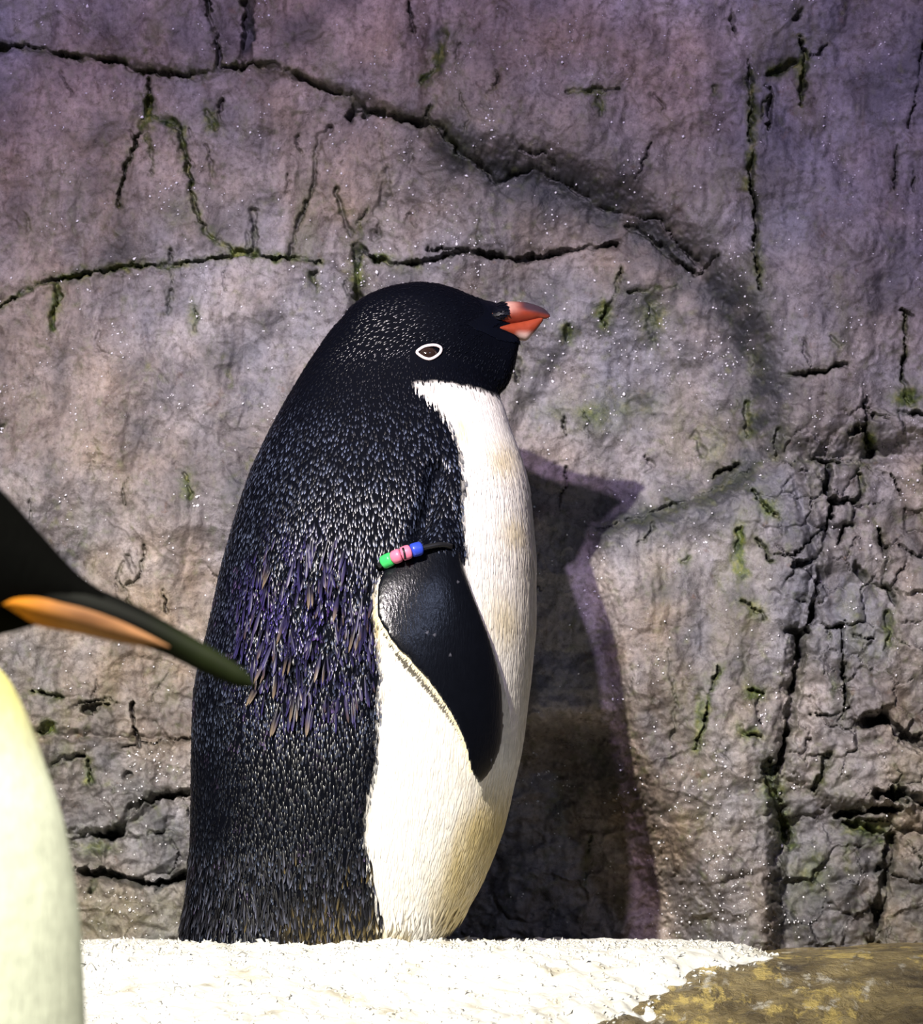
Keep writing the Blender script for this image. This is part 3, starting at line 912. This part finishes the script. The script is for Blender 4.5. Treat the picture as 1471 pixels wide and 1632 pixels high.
def plumage(px, row):
    w = white_amount(px, row)[:, None]
    blk = np.array([0.0011, 0.0016, 0.0042]) * np.ones((len(px), 1))
    wht = np.array([0.84, 0.81, 0.76]) * np.ones((len(px), 1))
    lx = np.interp(row, [1200, 1250, 1330, 1400, 1450, 1500], [775, 752, 716, 690, 690, 706])
    yl = np.clip(0.85 * sstep(1190, 1320, row) * sstep(-18, 42, px - lx + 10 * vnoise(px / 14, row / 60, 73)), 0, 1)
    yl = np.maximum(yl, 0.28 * sstep(800, 850, px) * sstep(680, 900, row))
    yl = np.maximum(yl, 0.55 * np.exp(-(((px - 800) / 26) ** 2 + ((row - 735) / 28) ** 2)))
    yl = np.maximum(yl, 0.55 * np.exp(-(((px - 822) / 24) ** 2 + ((row - 850) / 26) ** 2)))
    yl = np.maximum(yl, 0.50 * np.exp(-(((px - 805) / 30) ** 2 + ((row - 990) / 40) ** 2)))
    yl = np.maximum(yl, 0.55 * np.exp(-(((px - 735) / 10) ** 2 + ((row - 690) / 22) ** 2)))
    yl = np.maximum(yl, 0.8 * np.exp(-(((px - 603) / 9) ** 2 + ((row - 1000) / 60) ** 2)))
    yl = np.maximum(yl, 0.7 * np.exp(-((row - 1495) / 25) ** 2) * (px < 660))[:, None]
    wht = wht * (1 - yl) + np.array([0.56, 0.43, 0.15]) * yl
    brown = (np.exp(-((row - 1480) / 26) ** 2) * sstep(430, 560, px))[:, None]
    blk = blk * (1 - brown * .9) + np.array([0.22, 0.17, 0.08]) * brown * .9
    return blk * (1 - w) + wht * w, w[:, 0]


bpx, brow = to_px(bco)
col, wam = plumage(bpx, brow)
bm_tmp = bpy.data.meshes.new('n')
bm_tmp.from_pydata(bco.tolist(), [], bfaces)
bm_tmp.update()
vn = np.empty(len(bco) * 3, np.float32)
bm_tmp.vertices.foreach_get('normal', vn)
vn = vn.reshape(-1, 3)
bm_tmp.calc_loop_triangles()
tri = np.empty(len(bm_tmp.loop_triangles) * 3, np.int32)
bm_tmp.loop_triangles.foreach_get('vertices', tri)
tri = tri.reshape(-1, 3)
bpy.data.meshes.remove(bm_tmp)
inward = vn[:, 1] * np.where(near, 1, -1) > 0.45
fcol = np.where(inward[:, None], np.array([0.75, 0.72, 0.66]), np.array([0.0035, 0.0042, 0.0070]))
nick = (vnoise(bpx / 4, brow / 4, 75) > 0.93)[:, None] & ~inward[:, None]
fcol = np.where(nick, np.array([0.12, 0.12, 0.15]), fcol)
col = np.where(is_flip[:, None], fcol, col)

pen = thing('penguin', 'black and white penguin with stubby orange bill and white eye ring standing on snow', 'penguin', (pw(500, 1500)[0], YC, 0.0))
rgh = np.where(is_flip, 0.25, 0.75)[:, None]
body = mesh_np('body', bco, bfaces, M_SKIN, None, True, {'Col': np.concatenate([col, rgh], 1)})
keep_parent(body, pen)
bvh = BVHTree.FromPolygons([Vector(v) for v in bco], bfaces)


def surf(px, row, side=-1):
    x, _, z = pw(px, row)
    hit = bvh.ray_cast(Vector((x, -1.0 if side < 0 else 1.0, z)), Vector((0, 1 if side < 0 else -1, 0)))
    return hit[0], hit[1]


# plumage feathers scattered on the body
tp = bco[tri]
area = 0.5 * np.linalg.norm(np.cross(tp[:, 1] - tp[:, 0], tp[:, 2] - tp[:, 0]), axis=1)
fl_tri = is_flip[tri].any(1)
area = np.where(fl_tri, 0, area)


def scatter(n, cell, keep):
    t = rng.choice(len(tri), n, p=area / area.sum())
    r1, r2 = np.sqrt(rng.random(n)), rng.random(n)
    w = np.stack([1 - r1, r1 * (1 - r2), r1 * r2], 1)
    P = (tp[t] * w[:, :, None]).sum(1)
    N = (vn[tri[t]] * w[:, :, None]).sum(1)
    N /= np.linalg.norm(N, axis=1, keepdims=True)
    px, row = to_px(P)
    k = keep(px, row, P)
    P, N, px, row = P[k], N[k], px[k], row[k]
    key = np.floor(P / cell).astype(np.int64)
    key = key[:, 0] * 73856093 ^ key[:, 1] * 19349663 ^ key[:, 2] * 83492791
    _, first = np.unique(key, return_index=True)
    return P[first], N[first], px[first], row[first]


def flow(P, N, px, row, spread):
    D = np.tile(np.array([0.0, 0.0, -1.0]), (len(P), 1))
    hd = (1 - sstep(520, 640, row))[:, None]
    D = D * (1 - hd) + np.array([-0.9, 0, -0.35]) * hd
    fr = (sstep(0, 1, (px - 640) / 150) * sstep(1150, 1400, row))[:, None]
    D = D + fr * np.array([-0.45, 0, 0])
    D = D + rng.normal(0, spread, (len(P), 3))
    D = D - N * (D * N).sum(1, keepdims=True)
    return D / (np.linalg.norm(D, axis=1, keepdims=True) + 1e-9)


free = lambda px, row: (np.hypot((px - 684) / 27, (row - 571) / 20) > 1) & ~((px > 772) & (row < 552))
LS = []
# black mantle
P, N, px, row = scatter(200000, 0.0040, lambda a, b, p: free(a, b) & (b < 1492) & (white_amount(a, b) < .5))
D = flow(P, N, px, row, .10)
sz = (0.55 + 0.45 * sstep(560, 760, row)) * rng.uniform(.75, 1.3, len(P))
c0, _ = plumage(px, row)
tipc = np.tile(np.array([0.055, 0.068, 0.11]), (len(P), 1)) * (rng.random((len(P), 1)) ** 2 * 3.2)
tipc *= (0.06 + 0.94 * sstep(600, 740, row))[:, None]
lowb = (sstep(1160, 1230, row) * (1 - sstep(1330, 1370, row)))[:, None]
tipc = tipc * (1 - 0.75 * lowb)
violet_sheen = (np.exp(-(((px - 490) / 110) ** 2 + ((row - 1010) / 150) ** 2) ** 2) * np.clip(0.45 + 1.4 * vnoise(px / 22, row / 60, 79), 0, 1))[:, None]  # violet light on the flank, painted into the feather colour
tipc = tipc * (1 - violet_sheen) + np.array([0.10, 0.075, 0.32]) * violet_sheen * rng.uniform(.4, 1.4, (len(P), 1))
tipc = np.where((vnoise(px / 34, row / 34, 76) > .45)[:, None] & (row > 900)[:, None], tipc * np.array([1.3, .8, 1.0]), tipc)
c0 = np.minimum(c0, 0.2) + violet_sheen * np.array([.010, .008, .035])
LS.append(leaves(P, N, D, 0.0068 * sz, 0.0021 * sz, 0.06 + 0.10 * rng.random(len(P)), c0, tipc + 0.3 * c0, 0.34))
# white breast and belly
P, N, px, row = scatter(200000, 0.0042, lambda a, b, p: free(a, b) & (b < 1495) & (white_amount(a, b) > .55))
D = flow(P, N, px, row, .06)
c0, _ = plumage(px, row)
sz = rng.uniform(.8, 1.3, len(P))
LS.append(leaves(P, N, D, 0.012 * sz, 0.0017 * sz, 0.02 + 0.035 * rng.random(len(P)), c0, c0 * rng.uniform(.94, 1.06, (len(P), 1)), 0.16))
V_, F_, C_ = join_leaves(LS)
ft = mesh_np('feathers', V_, F_, M_FEATHER, None, True, {'Col': np.clip(C_, 0, .9)})
ft['kind'] = 'stuff'
keep_parent(ft, pen)

# long wet feathers of the skirt
LS = []
for lo, hi, n, L, base_dark in ((1352, 1400, 520, .020, 1), (1400, 1455, 620, .026, 1), (1440, 1482, 620, .026, 0)):
    P, N, px, row = scatter(120000, 0.0060, lambda a, b, p: (b > lo) & (b < hi) & (a < bline(b) + 6))
    D = flow(P, N, px, row, .16)
    c0 = np.tile(np.array([0.003, 0.003, 0.005]), (len(P), 1))
    tip = np.tile(np.array([0.055, 0.058, 0.085]), (len(P), 1)) * (rng.random((len(P), 1)) ** 2.5 * 3.5)
    br = (rng.random(len(P)) < (0.15 if base_dark else 0.5) * sstep(380, 520, px))
    tip[br] = np.array([0.16, 0.12, 0.05]) * rng.uniform(.5, 1.2, (br.sum(), 1))
    k = rng.uniform(.7, 1.25, len(P))
    LS.append(leaves(P, N, D, L * k * .75, 0.0019 * k, 0.10 + .14 * rng.random(len(P)), c0, tip, .35))
P, N, px, row = scatter(120000, 0.008, lambda a, b, p: (b > 1440) & (b < 1486) & (a > bline(b) - 5))
D = flow(P, N, px, row, .2)
c0, _ = plumage(px, row)
LS.append(leaves(P, N, D, .020 * rng.uniform(.7, 1.3, len(P)), 0.003, .12, c0, c0 * 1.05, .25))
V_, F_, C_ = join_leaves(LS)
sk = mesh_np('skirt_feathers', V_, F_, M_SKIRT, None, True, {'Col': np.clip(C_, 0, .9)})
sk['kind'] = 'stuff'
keep_parent(sk, pen)

# ruffled, half-moulted tufts on the flank
LS = []
tuf = []
for k in range(420):
    x, r = rng.uniform(385, 600), rng.uniform(860, 1135)
    if (abs(x - 500 - (r - 990) * .1) / 112) ** 2 + (abs(r - 1000) / 150) ** 2 > 1 or vnoise(np.array([x / 26]), np.array([r / 60]), 77)[0] < -.15:
        continue
    tuf.append((x, r, rng.uniform(.010, .030), rng.uniform(.0018, .0040), 0.35 * float(vnoise(np.array([x / 40]), np.array([r / 50]), 78)[0]) + rng.normal(0, .08), 0))
for x, r, dx in ((452, 1130, -.25), (500, 1128, -.06), (436, 1050, -.45), (448, 1070, -.15), (424, 1085, -.5), (462, 985, -.3), (500, 935, .2), (440, 900, -.1),
                 (575, 1000, -.2), (545, 960, -.25), (520, 1050, -.1), (478, 1110, .1), (470, 1040, .2)):
    tuf.append((x, r, .032, .0042, dx, 1))
    tuf.append((x + 4, r + 8, .026, .0026, dx - .1, 1))
Ps, Ns, Ds, Ls, Ws, B_, T_ = [], [], [], [], [], [], []
for x, r, L, W, dx, pale in tuf:
    hit, nrm = surf(x, r)
    if hit is None:
        continue
    d = Vector((dx, 0, -1))
    d = (d - nrm * d.dot(nrm)).normalized()
    Ps.append(hit + nrm * 0.002)
    Ns.append(nrm)
    Ds.append(d)
    Ls.append(L)
    Ws.append(W)
    v = rng.random()
    B_.append((0.008, 0.007, 0.02) if v < .6 else (0.02, 0.017, 0.06))
    T_.append((0.24, 0.18, 0.12) if pale else ((0.045, 0.036, 0.15) if v < .72 else ((0.085, 0.065, 0.14) if v < .9 else (0.10, 0.065, 0.045))))  # violet tips carry the purple light in their colour
LS.append(leaves(np.array(Ps), np.array(Ns), np.array(Ds), np.array(Ls), np.array(Ws), 0.06 + .12 * rng.random(len(Ps)), np.array(B_), np.array(T_), .35))
V_, F_, C_ = join_leaves(LS)
tf = mesh_np('ruffled_tufts', V_, F_, M_SKIRT, None, True, {'Col': C_})
tf['kind'] = 'stuff'
tf['label'] = 'ruffled flank feathers with painted violet light and pale tips'
keep_parent(tf, pen)

# pale fringe along the trailing edge of the flipper
Ps, Ns, Ds = [], [], []
for t in np.linspace(2.2, 8.8, 420):
    tx, tz, lx, lz, th, gap = (float(g(t)) for g in get)
    hit, nrm = surf(tx + 5, tz)
    if hit is None:
        continue
    Ps.append(hit + Vector((0, 0.003, 0)))
    Ns.append(Vector((0, -1, 0)))
    d = Vector((-0.5 + rng.normal(0, .2), 0.1, -0.75 + rng.normal(0, .2))).normalized()
    Ds.append(d)
n = len(Ps)
cw = np.tile(np.array([0.78, 0.70, 0.50]), (n, 1))
V_, F_, C_ = leaves(np.array(Ps), np.array(Ns), np.array(Ds), rng.uniform(.004, .007, n), .0012, 0.0, cw, cw, .2)
fr = mesh_np('flipper_fringe', V_, F_, M_FEATHER, None, True, {'Col': C_})
fr['kind'] = 'stuff'
keep_parent(fr, pen)


# bill
def xloft(xs, T, B, W, yc, p=2.0, n=28):
    rs = []
    for px in xs:
        x, _, z1 = pw(px, float(T(px)))
        _, _, z0 = pw(px, float(B(px)))
        rs.append(ring_v(x, min(z0, z1 - .0006), z1, yc, float(W(px)), p, n))
    return loft(rs)


BY = YC - 0.005
v, f = xloft(np.linspace(776, 877, 36), cubic([776, 797, 815, 835, 855, 868, 877], [490, 480, 477, 478, 483, 489, 498]),
             cubic([776, 800, 820, 845, 862, 870, 877], [526, 521, 517, 510, 505, 505, 502]),
             cubic([776, 790, 805, 825, 845, 865, 877], [.022, .0235, .0215, .0165, .0115, .0065, .0015]), BY, 1.8)
px, row = to_px(v)
red = np.array([0.29, 0.048, 0.024])
c = np.tile(red, (len(v), 1))
tz = (row - 478) / 30
pk = (sstep(838, 805, px) * sstep(0.95, 0.35, tz))[:, None]  # pink base of the bill, with its glare painted in
c = c * (1 - pk) + np.array([0.62, 0.36, 0.30]) * pk
dk = (sstep(818, 840, px) * sstep(0.62, 0.34, tz - (px - 830) * .006))[:, None]
c = c * (1 - dk) + np.array([0.05, 0.03, 0.04]) * dk
o = mesh_np('upper_bill', v, f, M_BILL, None, True, {'Col': c})
keep_parent(o, pen)
o['label'] = 'orange-red upper bill with dark ridge'
v, f = xloft(np.linspace(776, 866, 30), cubic([776, 800, 820, 845, 866], [520, 515, 511, 505, 500]), cubic([776, 800, 820, 838, 850, 866], [531, 533, 538, 540, 529, 508]),
             cubic([776, 790, 805, 825, 845, 866], [.0215, .0225, .0195, .0140, .0085, .002]), BY)
px, row = to_px(v)
c = np.tile(np.array([0.29, 0.050, 0.022]), (len(v), 1))
pk = (sstep(524, 535, row) * sstep(818, 830, px))[:, None]
c = c * (1 - pk) + np.array([0.75, 0.52, 0.45]) * pk
o = mesh_np('lower_bill', v, f, M_BILL, None, True, {'Col': c})
keep_parent(o, pen)
o['label'] = 'orange-red lower bill'


# short dark feathers growing forward over the base of the bill
Ps, Ns, Ds = [], [], []
UB = BVHTree.FromPolygons([Vector(q) for ob in pen.children if ob.name.endswith('_bill') for q in [tuple(w.co) for w in ob.data.vertices]],
                          [tuple(i + o0 for i in p.vertices) for o0, ob in zip(np.cumsum([0] + [len(ob.data.vertices) for ob in pen.children if ob.name.endswith('_bill')]).tolist(), [ob for ob in pen.children if ob.name.endswith('_bill')]) for p in ob.data.polygons])
for k in range(2400):
    row_ = rng.uniform(478, 542)
    ed = float(np.interp(row_, [478, 486, 494, 502, 508, 514, 522, 530, 536, 542], [799, 804, 808, 808, 802, 794, 783, 800, 822, 830]))
    px_ = ed - rng.uniform(6, 40)
    x, _, z = pw(px_, row_)
    for sd in (-1, 1):
        hs = [b.ray_cast(Vector((x, sd * 1.0, z)), Vector((0, -sd, 0))) for b in (bvh, UB)]
        hs = [q for q in hs if q[0] is not None]
        if not hs:
            continue
        q = min(hs, key=lambda q: q[3])
        nn = q[1] if q[1].y * sd > 0 else -q[1]
        d = Vector((1, 0, rng.normal(0, .12) - .12))
        d = (d - nn * d.dot(nn)).normalized()
        Ps.append(q[0] + nn * .0004)
        Ns.append(nn)
        Ds.append(d)
n = len(Ps)
ck = np.tile(np.array([0.0011, 0.0016, 0.0042]), (n, 1))
V_, F_, C_ = leaves(np.array(Ps), np.array(Ns), np.array(Ds), rng.uniform(.004, .0075, n), .0018, 0.06, ck, ck * 2.2, .25)
o = mesh_np('face_feathers', V_, F_, M_SKIRT, None, True, {'Col': C_})
o['kind'] = 'stuff'
keep_parent(o, pen)


# eyes
def tube(pts, r, n=10, closed=True):
    pts = [Vector(p) for p in pts]
    V, F = [], []
    m = len(pts)
    for i, p in enumerate(pts):
        t = (pts[(i + 1) % m] - pts[i - 1]) if closed else (pts[min(i + 1, m - 1)] - pts[max(i - 1, 0)])
        t.normalize()
        a = t.cross(Vector((0, 1, 0.01))).normalized()
        b = t.cross(a).normalized()
        rr = r[i] if hasattr(r, '__len__') else r
        for k in range(n):
            q = 2 * math.pi * k / n
            V.append(p + (a * math.cos(q) + b * math.sin(q)) * rr)
    for i in range(m if closed else m - 1):
        for k in range(n):
            F.append((i * n + k, i * n + (k + 1) % n, ((i + 1) % m) * n + (k + 1) % n, ((i + 1) % m) * n + k))
    if not closed:
        F.append(tuple(range(n))[::-1])
        F.append(tuple(range((m - 1) * n, m * n)))
    return np.array([tuple(v) for v in V]), F


RINGP = [(665, 571), (669, 566), (676, 561.5), (685, 559), (694, 558.5), (701, 561), (703, 565), (700, 572), (694, 578), (686, 582), (678, 581), (670, 576.5)]
for side in (-1, 1):
    pts = []
    m = len(RINGP)
    for i in range(m * 3):                                  # closed Catmull-Rom through the ring points
        k, t = i // 3, (i % 3) / 3
        p0, p1, p2, p3 = (np.array(RINGP[(k + a) % m], float) for a in (-1, 0, 1, 2))
        q = 0.5 * (2 * p1 + (p2 - p0) * t + (2 * p0 - 5 * p1 + 4 * p2 - p3) * t * t + (3 * p1 - p0 - 3 * p2 + p3) * t ** 3)
        hit, nrm = surf(q[0], q[1], side)
        pts.append(hit + nrm * 0.0012)
    hit, nrm = surf(684, 570.5, side)
    R = 0.0125
    cc = hit - nrm * (R - 0.0034)
    V, F = [], []
    for i in range(13):
        a = math.pi * i / 12
        for k in range(20):
            b = 2 * math.pi * k / 20
            V.append((cc.x + R * math.sin(a) * math.cos(b), cc.y + R * math.cos(a), cc.z + R * 0.78 * math.sin(a) * math.sin(b)))
    for i in range(12):
        for k in range(20):
            F.append((i * 20 + k, i * 20 + (k + 1) % 20, (i + 1) * 20 + (k + 1) % 20, (i + 1) * 20 + k))
    e = mesh_np('eye', V, F, M_EYE)
    keep_parent(e, pen)
    v, f = tube(pts, 0.0014)
    r = mesh_np('eye_ring', v, f, M_RING, e)
    r['label'] = 'white ring around the eye'
    r.matrix_parent_inverse.identity()

# ------------------------------------------------------------------ beaded band on the flipper
band = thing('flipper_band', 'green, pink and blue beaded band around the upper flipper of the penguin', 'band', pw(655, 900, float(front_y(655, 900)) - .02))
ctrl = []
for px, row, ex in ((606, 918, -.004), (618, 911, -.012), (640, 902, -.016), (662, 894, -.016), (684, 888, -.013), (704, 884, -.008), (722, 886, .000)):
    hit, nrm = surf(px, row)
    ctrl.append(Vector((hit.x, min(hit.y, float(front_y(px, row))) + ex * .55, hit.z)))
ctrl.sort(key=lambda p: p.x)


def cr(t):
    t = max(0.0, min(len(ctrl) - 1.0001, t))
    k = int(t)
    t -= k
    g = lambda i: ctrl[max(0, min(len(ctrl) - 1, i))]
    p0, p1, p2, p3 = g(k - 1), g(k), g(k + 1), g(k + 2)
    return 0.5 * (2 * p1 + (p2 - p0) * t + (2 * p0 - 5 * p1 + 4 * p2 - p3) * t * t + (3 * p1 - p0 - 3 * p2 + p3) * t ** 3)


def t_at(px):
    x = pw(px, 900)[0]
    ts = np.linspace(0, len(ctrl) - 1, 400)
    return float(ts[np.argmin([abs(cr(t).x - x) for t in ts])])


BEADS = [('green', (0.05, 0.62, 0.14), 614, 629, .0066), ('pink', (0.75, 0.20, 0.32), 630, 642, .0066), ('pink', (0.75, 0.20, 0.32), 643, 657, .0068), ('blue', (0.03, 0.07, 0.55), 658, 674, .0066)]
mats = {}
for nm, colr, a, b, r in BEADS:
    if nm not in mats:
        mats[nm] = mat_plain('bead_' + nm, colr, 0.35)
    ts = np.linspace(t_at(a), t_at(b), 9)
    rad = [r * (0.90 + 0.10 * math.sin(math.pi * i / 8) ** .5) if 0 < i < 8 else r * .8 for i in range(9)]
    v, f = tube([cr(t) + Vector((0, -.004, 0)) for t in ts], rad, 16, closed=False)
    o = mesh_np('bead', v, f, mats[nm])
    o['label'] = nm + ' bead'
    keep_parent(o, band)
M_STRAP = mat_plain('black_strap', (0.012, 0.012, 0.014), 0.4)
loop = [cr(t) + Vector((0, -.002, 0)) for t in np.linspace(0, len(ctrl) - 1, 26)]
lo, hi = loop[0], loop[-1]
for k in range(1, 14):                                       # the loop closes behind the flipper
    a = k / 14
    loop.append(hi.lerp(lo, a) + Vector((0, 0.022 * math.sin(math.pi * a), 0.002)))
v, f = tube(loop, 0.0026, 8)
o = mesh_np('strap', v, f, M_STRAP)
keep_parent(o, band)
e0 = cr(t_at(645))
v, f = tube([e0 + Vector((0.0002, -.0108, .0052)), e0 + Vector((0.0016, -.0116, 0)), e0 + Vector((0.0024, -.0100, -.0052))], 0.0010, 8, closed=False)
o = mesh_np('bead_mark', v, f, M_STRAP)
keep_parent(o, band)

# ------------------------------------------------------------------ the tall penguin in front of the ledge
KY = -2.0
KS = (KY - CAMY) / FPX
kw = lambda px, row: ((px - CPX) * KS, CAMZ + (HROW - row) * KS)
kL = cubic([985, 1030, 1090, 1300, 1700, 2400, 3000, 3500, 3760], [-380, -470, -560, -650, -700, -700, -640, -540, -500])
kR = cubic([985, 1030, 1065, 1120, 1190, 1330, 1500, 1632, 1900, 2400, 3000, 3500, 3760], [-180, -70, 0, 34, 61, 106, 130, 136, 142, 132, 80, -10, -60])
kD = cubic([985, 1090, 1300, 1700, 2600, 3400, 3760], [.03, .065, .090, .108, .112, .085, .065])
rings = []
for row in np.concatenate([np.linspace(3760, 1700, 24), np.linspace(1650, 985, 36)]):
    x0, z = kw(float(kL(row)), row)
    x1, _ = kw(float(kR(row)), row)
    rings.append(ring_h(x0, x1, z, KY, float(kD(row)), 2.1, 44))
kbody = loft(rings)
nL = cubic([760, 850, 950, 1150], [-340, -370, -420, -520])
nR = cubic([760, 850, 950, 1020, 1080, 1150], [-60, -70, -50, -60, -60, -40])
rings = []
for row in np.linspace(1150, 760, 20):
    x0, z = kw(float(nL(row)), row)
    x1, _ = kw(float(nR(row)), row)
    rings.append(ring_h(x0, x1, z, KY, 0.042, 2.1, 32))
kneck = loft(rings)
khT = cubic([-370, -330, -250, -160, -70, 0, 60, 130, 200, 240], [840, 770, 705, 690, 720, 777, 842, 917, 962, 990])
khB = cubic([-370, -330, -250, -100, 0, 50, 100, 130, 200, 240], [880, 940, 1000, 1024, 1013, 1000, 985, 980, 990, 1000])
khW = cubic([-370, -300, -200, -100, 0, 60, 130, 200, 240], [.012, .036, .042, .038, .027, .019, .012, .008, .004])
rings = []
for px in np.linspace(-370, 236, 50):
    x, z1 = kw(px, float(khT(px)))
    _, z0 = kw(px, float(khB(px)))
    rings.append(ring_v(x, z0, z1, KY, float(khW(px)), 2.0, 32))
khead = loft(rings)


def kflip(side):
    rs = []
    for t in np.linspace(0, 1, 24):
        row = 1230 + 1150 * t
        cx = -330 - 40 * t
        w = 95 * (0.75 + .9 * t - 1.35 * t * t) if t < .97 else 18
        y0 = KY + side * (float(kD(row)) + 0.006 + 0.016 * t)
        ring = []
        for a in np.linspace(0, 2 * np.pi, 18, endpoint=False):
            x, z = kw(cx + w * math.cos(a), row)
            ring.append((x, y0 + side * 0.010 * (1.05 - .6 * t) * math.sin(a) - side * 0.006 * (1 - t), z))
        rs.append(ring)
    return loft(rs)


kco, kfaces = voxel_union([kbody, kneck, khead, kflip(-1), kflip(1)], 0.0036, 4)
kpx = kco[:, 0] / KS + CPX
krow = HROW - (kco[:, 2] - CAMZ) / KS
wk = sstep(-6, 6, krow - np.interp(kpx, [-700, -300, -60, 0, 200], [1200, 1090, 1046, 1035, 1020])) * sstep(-60, 0, kpx - np.interp(krow, [1000, 1300, 1700, 3800], [-260, -330, -400, -420]))
wk = wk[:, None]
yk = 0.9 * (1 - sstep(1050, 1270, krow))[:, None]
white = np.array([0.80, 0.82, 0.70]) * (1 - yk) + np.array([0.80, 0.72, 0.22]) * yk
dark = np.where((krow < 1090)[:, None], np.array([0.0015, 0.0015, 0.0015]), np.array([0.06, 0.065, 0.08]))
kflipm = (np.abs(kco[:, 1] - KY) > kD(krow) + .004)[:, None]
kc = np.where(kflipm, np.array([0.05, 0.055, 0.07]), dark * (1 - wk) + white * wk)
king = thing('penguin', 'tall pale-bellied penguin with long dark bill striped orange, in front of the snowy ledge', 'penguin', (kw(-280, 3760)[0], KY, -0.65))
o = mesh_np('body', kco, kfaces, M_KING, None, True, {'Col': kc})
keep_parent(o, king)


def kloft(xs, T, B, W, n=26):
    rs = []
    for px in xs:
        x, z1 = kw(px, float(T(px)))
        _, z0 = kw(px, float(B(px)))
        rs.append(ring_v(x, min(z0, z1 - .0004), z1, KY, float(W(px)), 2.0, n))
    return loft(rs)


v, f = kloft(np.linspace(10, 407, 50), cubic([10, 100, 200, 300, 380, 400, 407], [880, 915, 956, 1010, 1060, 1078, 1091]),
             cubic([10, 100, 190, 262, 330, 390, 407], [985, 1004, 1020, 1043, 1076, 1096, 1096]), cubic([10, 100, 200, 300, 380, 407], [.020, .014, .0095, .0065, .0035, .001]))
px = v[:, 0] / KS + CPX
k = sstep(210, 350, px)[:, None]
c = np.array([0.002, 0.002, 0.002]) * (1 - k) + np.array([0.012, 0.017, 0.005]) * k
o = mesh_np('bill', v, f, M_KING_BILL, None, True, {'Col': c})
keep_parent(o, king)
o['label'] = 'long dark tapering bill'
v, f = kloft(np.linspace(12, 272, 40), cubic([12, 30, 60, 120, 180, 240, 272], [966, 950, 945, 955, 976, 1007, 1029]), cubic([12, 30, 60, 120, 200, 272], [970, 984, 997, 1009, 1026, 1036]),
             cubic([12, 40, 100, 200, 272], [.0235, .0225, .0165, .0112, .0070]))
px = v[:, 0] / KS + CPX
row = HROW - (v[:, 2] - CAMZ) / KS
k = sstep(30, 150, px)[:, None]
c = np.array([0.55, 0.19, 0.012]) * (1 - k) + np.array([0.50, 0.24, 0.12]) * k
mid = np.exp(-(((px - 150) / 70) ** 2 + ((row - (962 + (px - 60) * .27)) / 12) ** 2))[:, None]
c = c * (1 - mid * .85) + np.array([0.14, 0.05, 0.02]) * mid * .85
o = mesh_np('bill_stripe', v, f, M_KING_BILL, None, True, {'Col': c})
keep_parent(o, king)
o['label'] = 'orange stripe along the bill'
for side in (-1, 1):
    x, z = kw(-95, 835)
    V, F = [], []
    for i in range(9):
        a = math.pi * i / 8
        for j in range(14):
            b = 2 * math.pi * j / 14
            V.append((x + .006 * math.sin(a) * math.cos(b), KY + side * .035 + .004 * math.cos(a), z + .006 * math.sin(a) * math.sin(b)))
    for i in range(8):
        for j in range(14):
            F.append((i * 14 + j, i * 14 + (j + 1) % 14, (i + 1) * 14 + (j + 1) % 14, (i + 1) * 14 + j))
    o = mesh_np('eye', V, F, M_EYE)
    keep_parent(o, king)
    # feet on the lower floor
    V, F = [], []
    rings = []
    for t in np.linspace(0, 1, 12):
        w = 0.018 + 0.026 * t if t < .95 else 0.02
        x = kw(-330, 3700)[0] + 0.13 * t
        hgt = 0.022 * (1 - .55 * t)
        rings.append([(x, KY + side * .05 + w * math.cos(a), -0.664 + hgt * (0.5 + 0.5 * math.sin(a))) for a in np.linspace(0, 2 * np.pi, 16, endpoint=False)])
    v, f = loft(rings)
    o = mesh_np('foot', v, f, mats.setdefault('foot', mat_plain('dark_foot', (0.03, 0.03, 0.03), 0.5)))
    keep_parent(o, king)
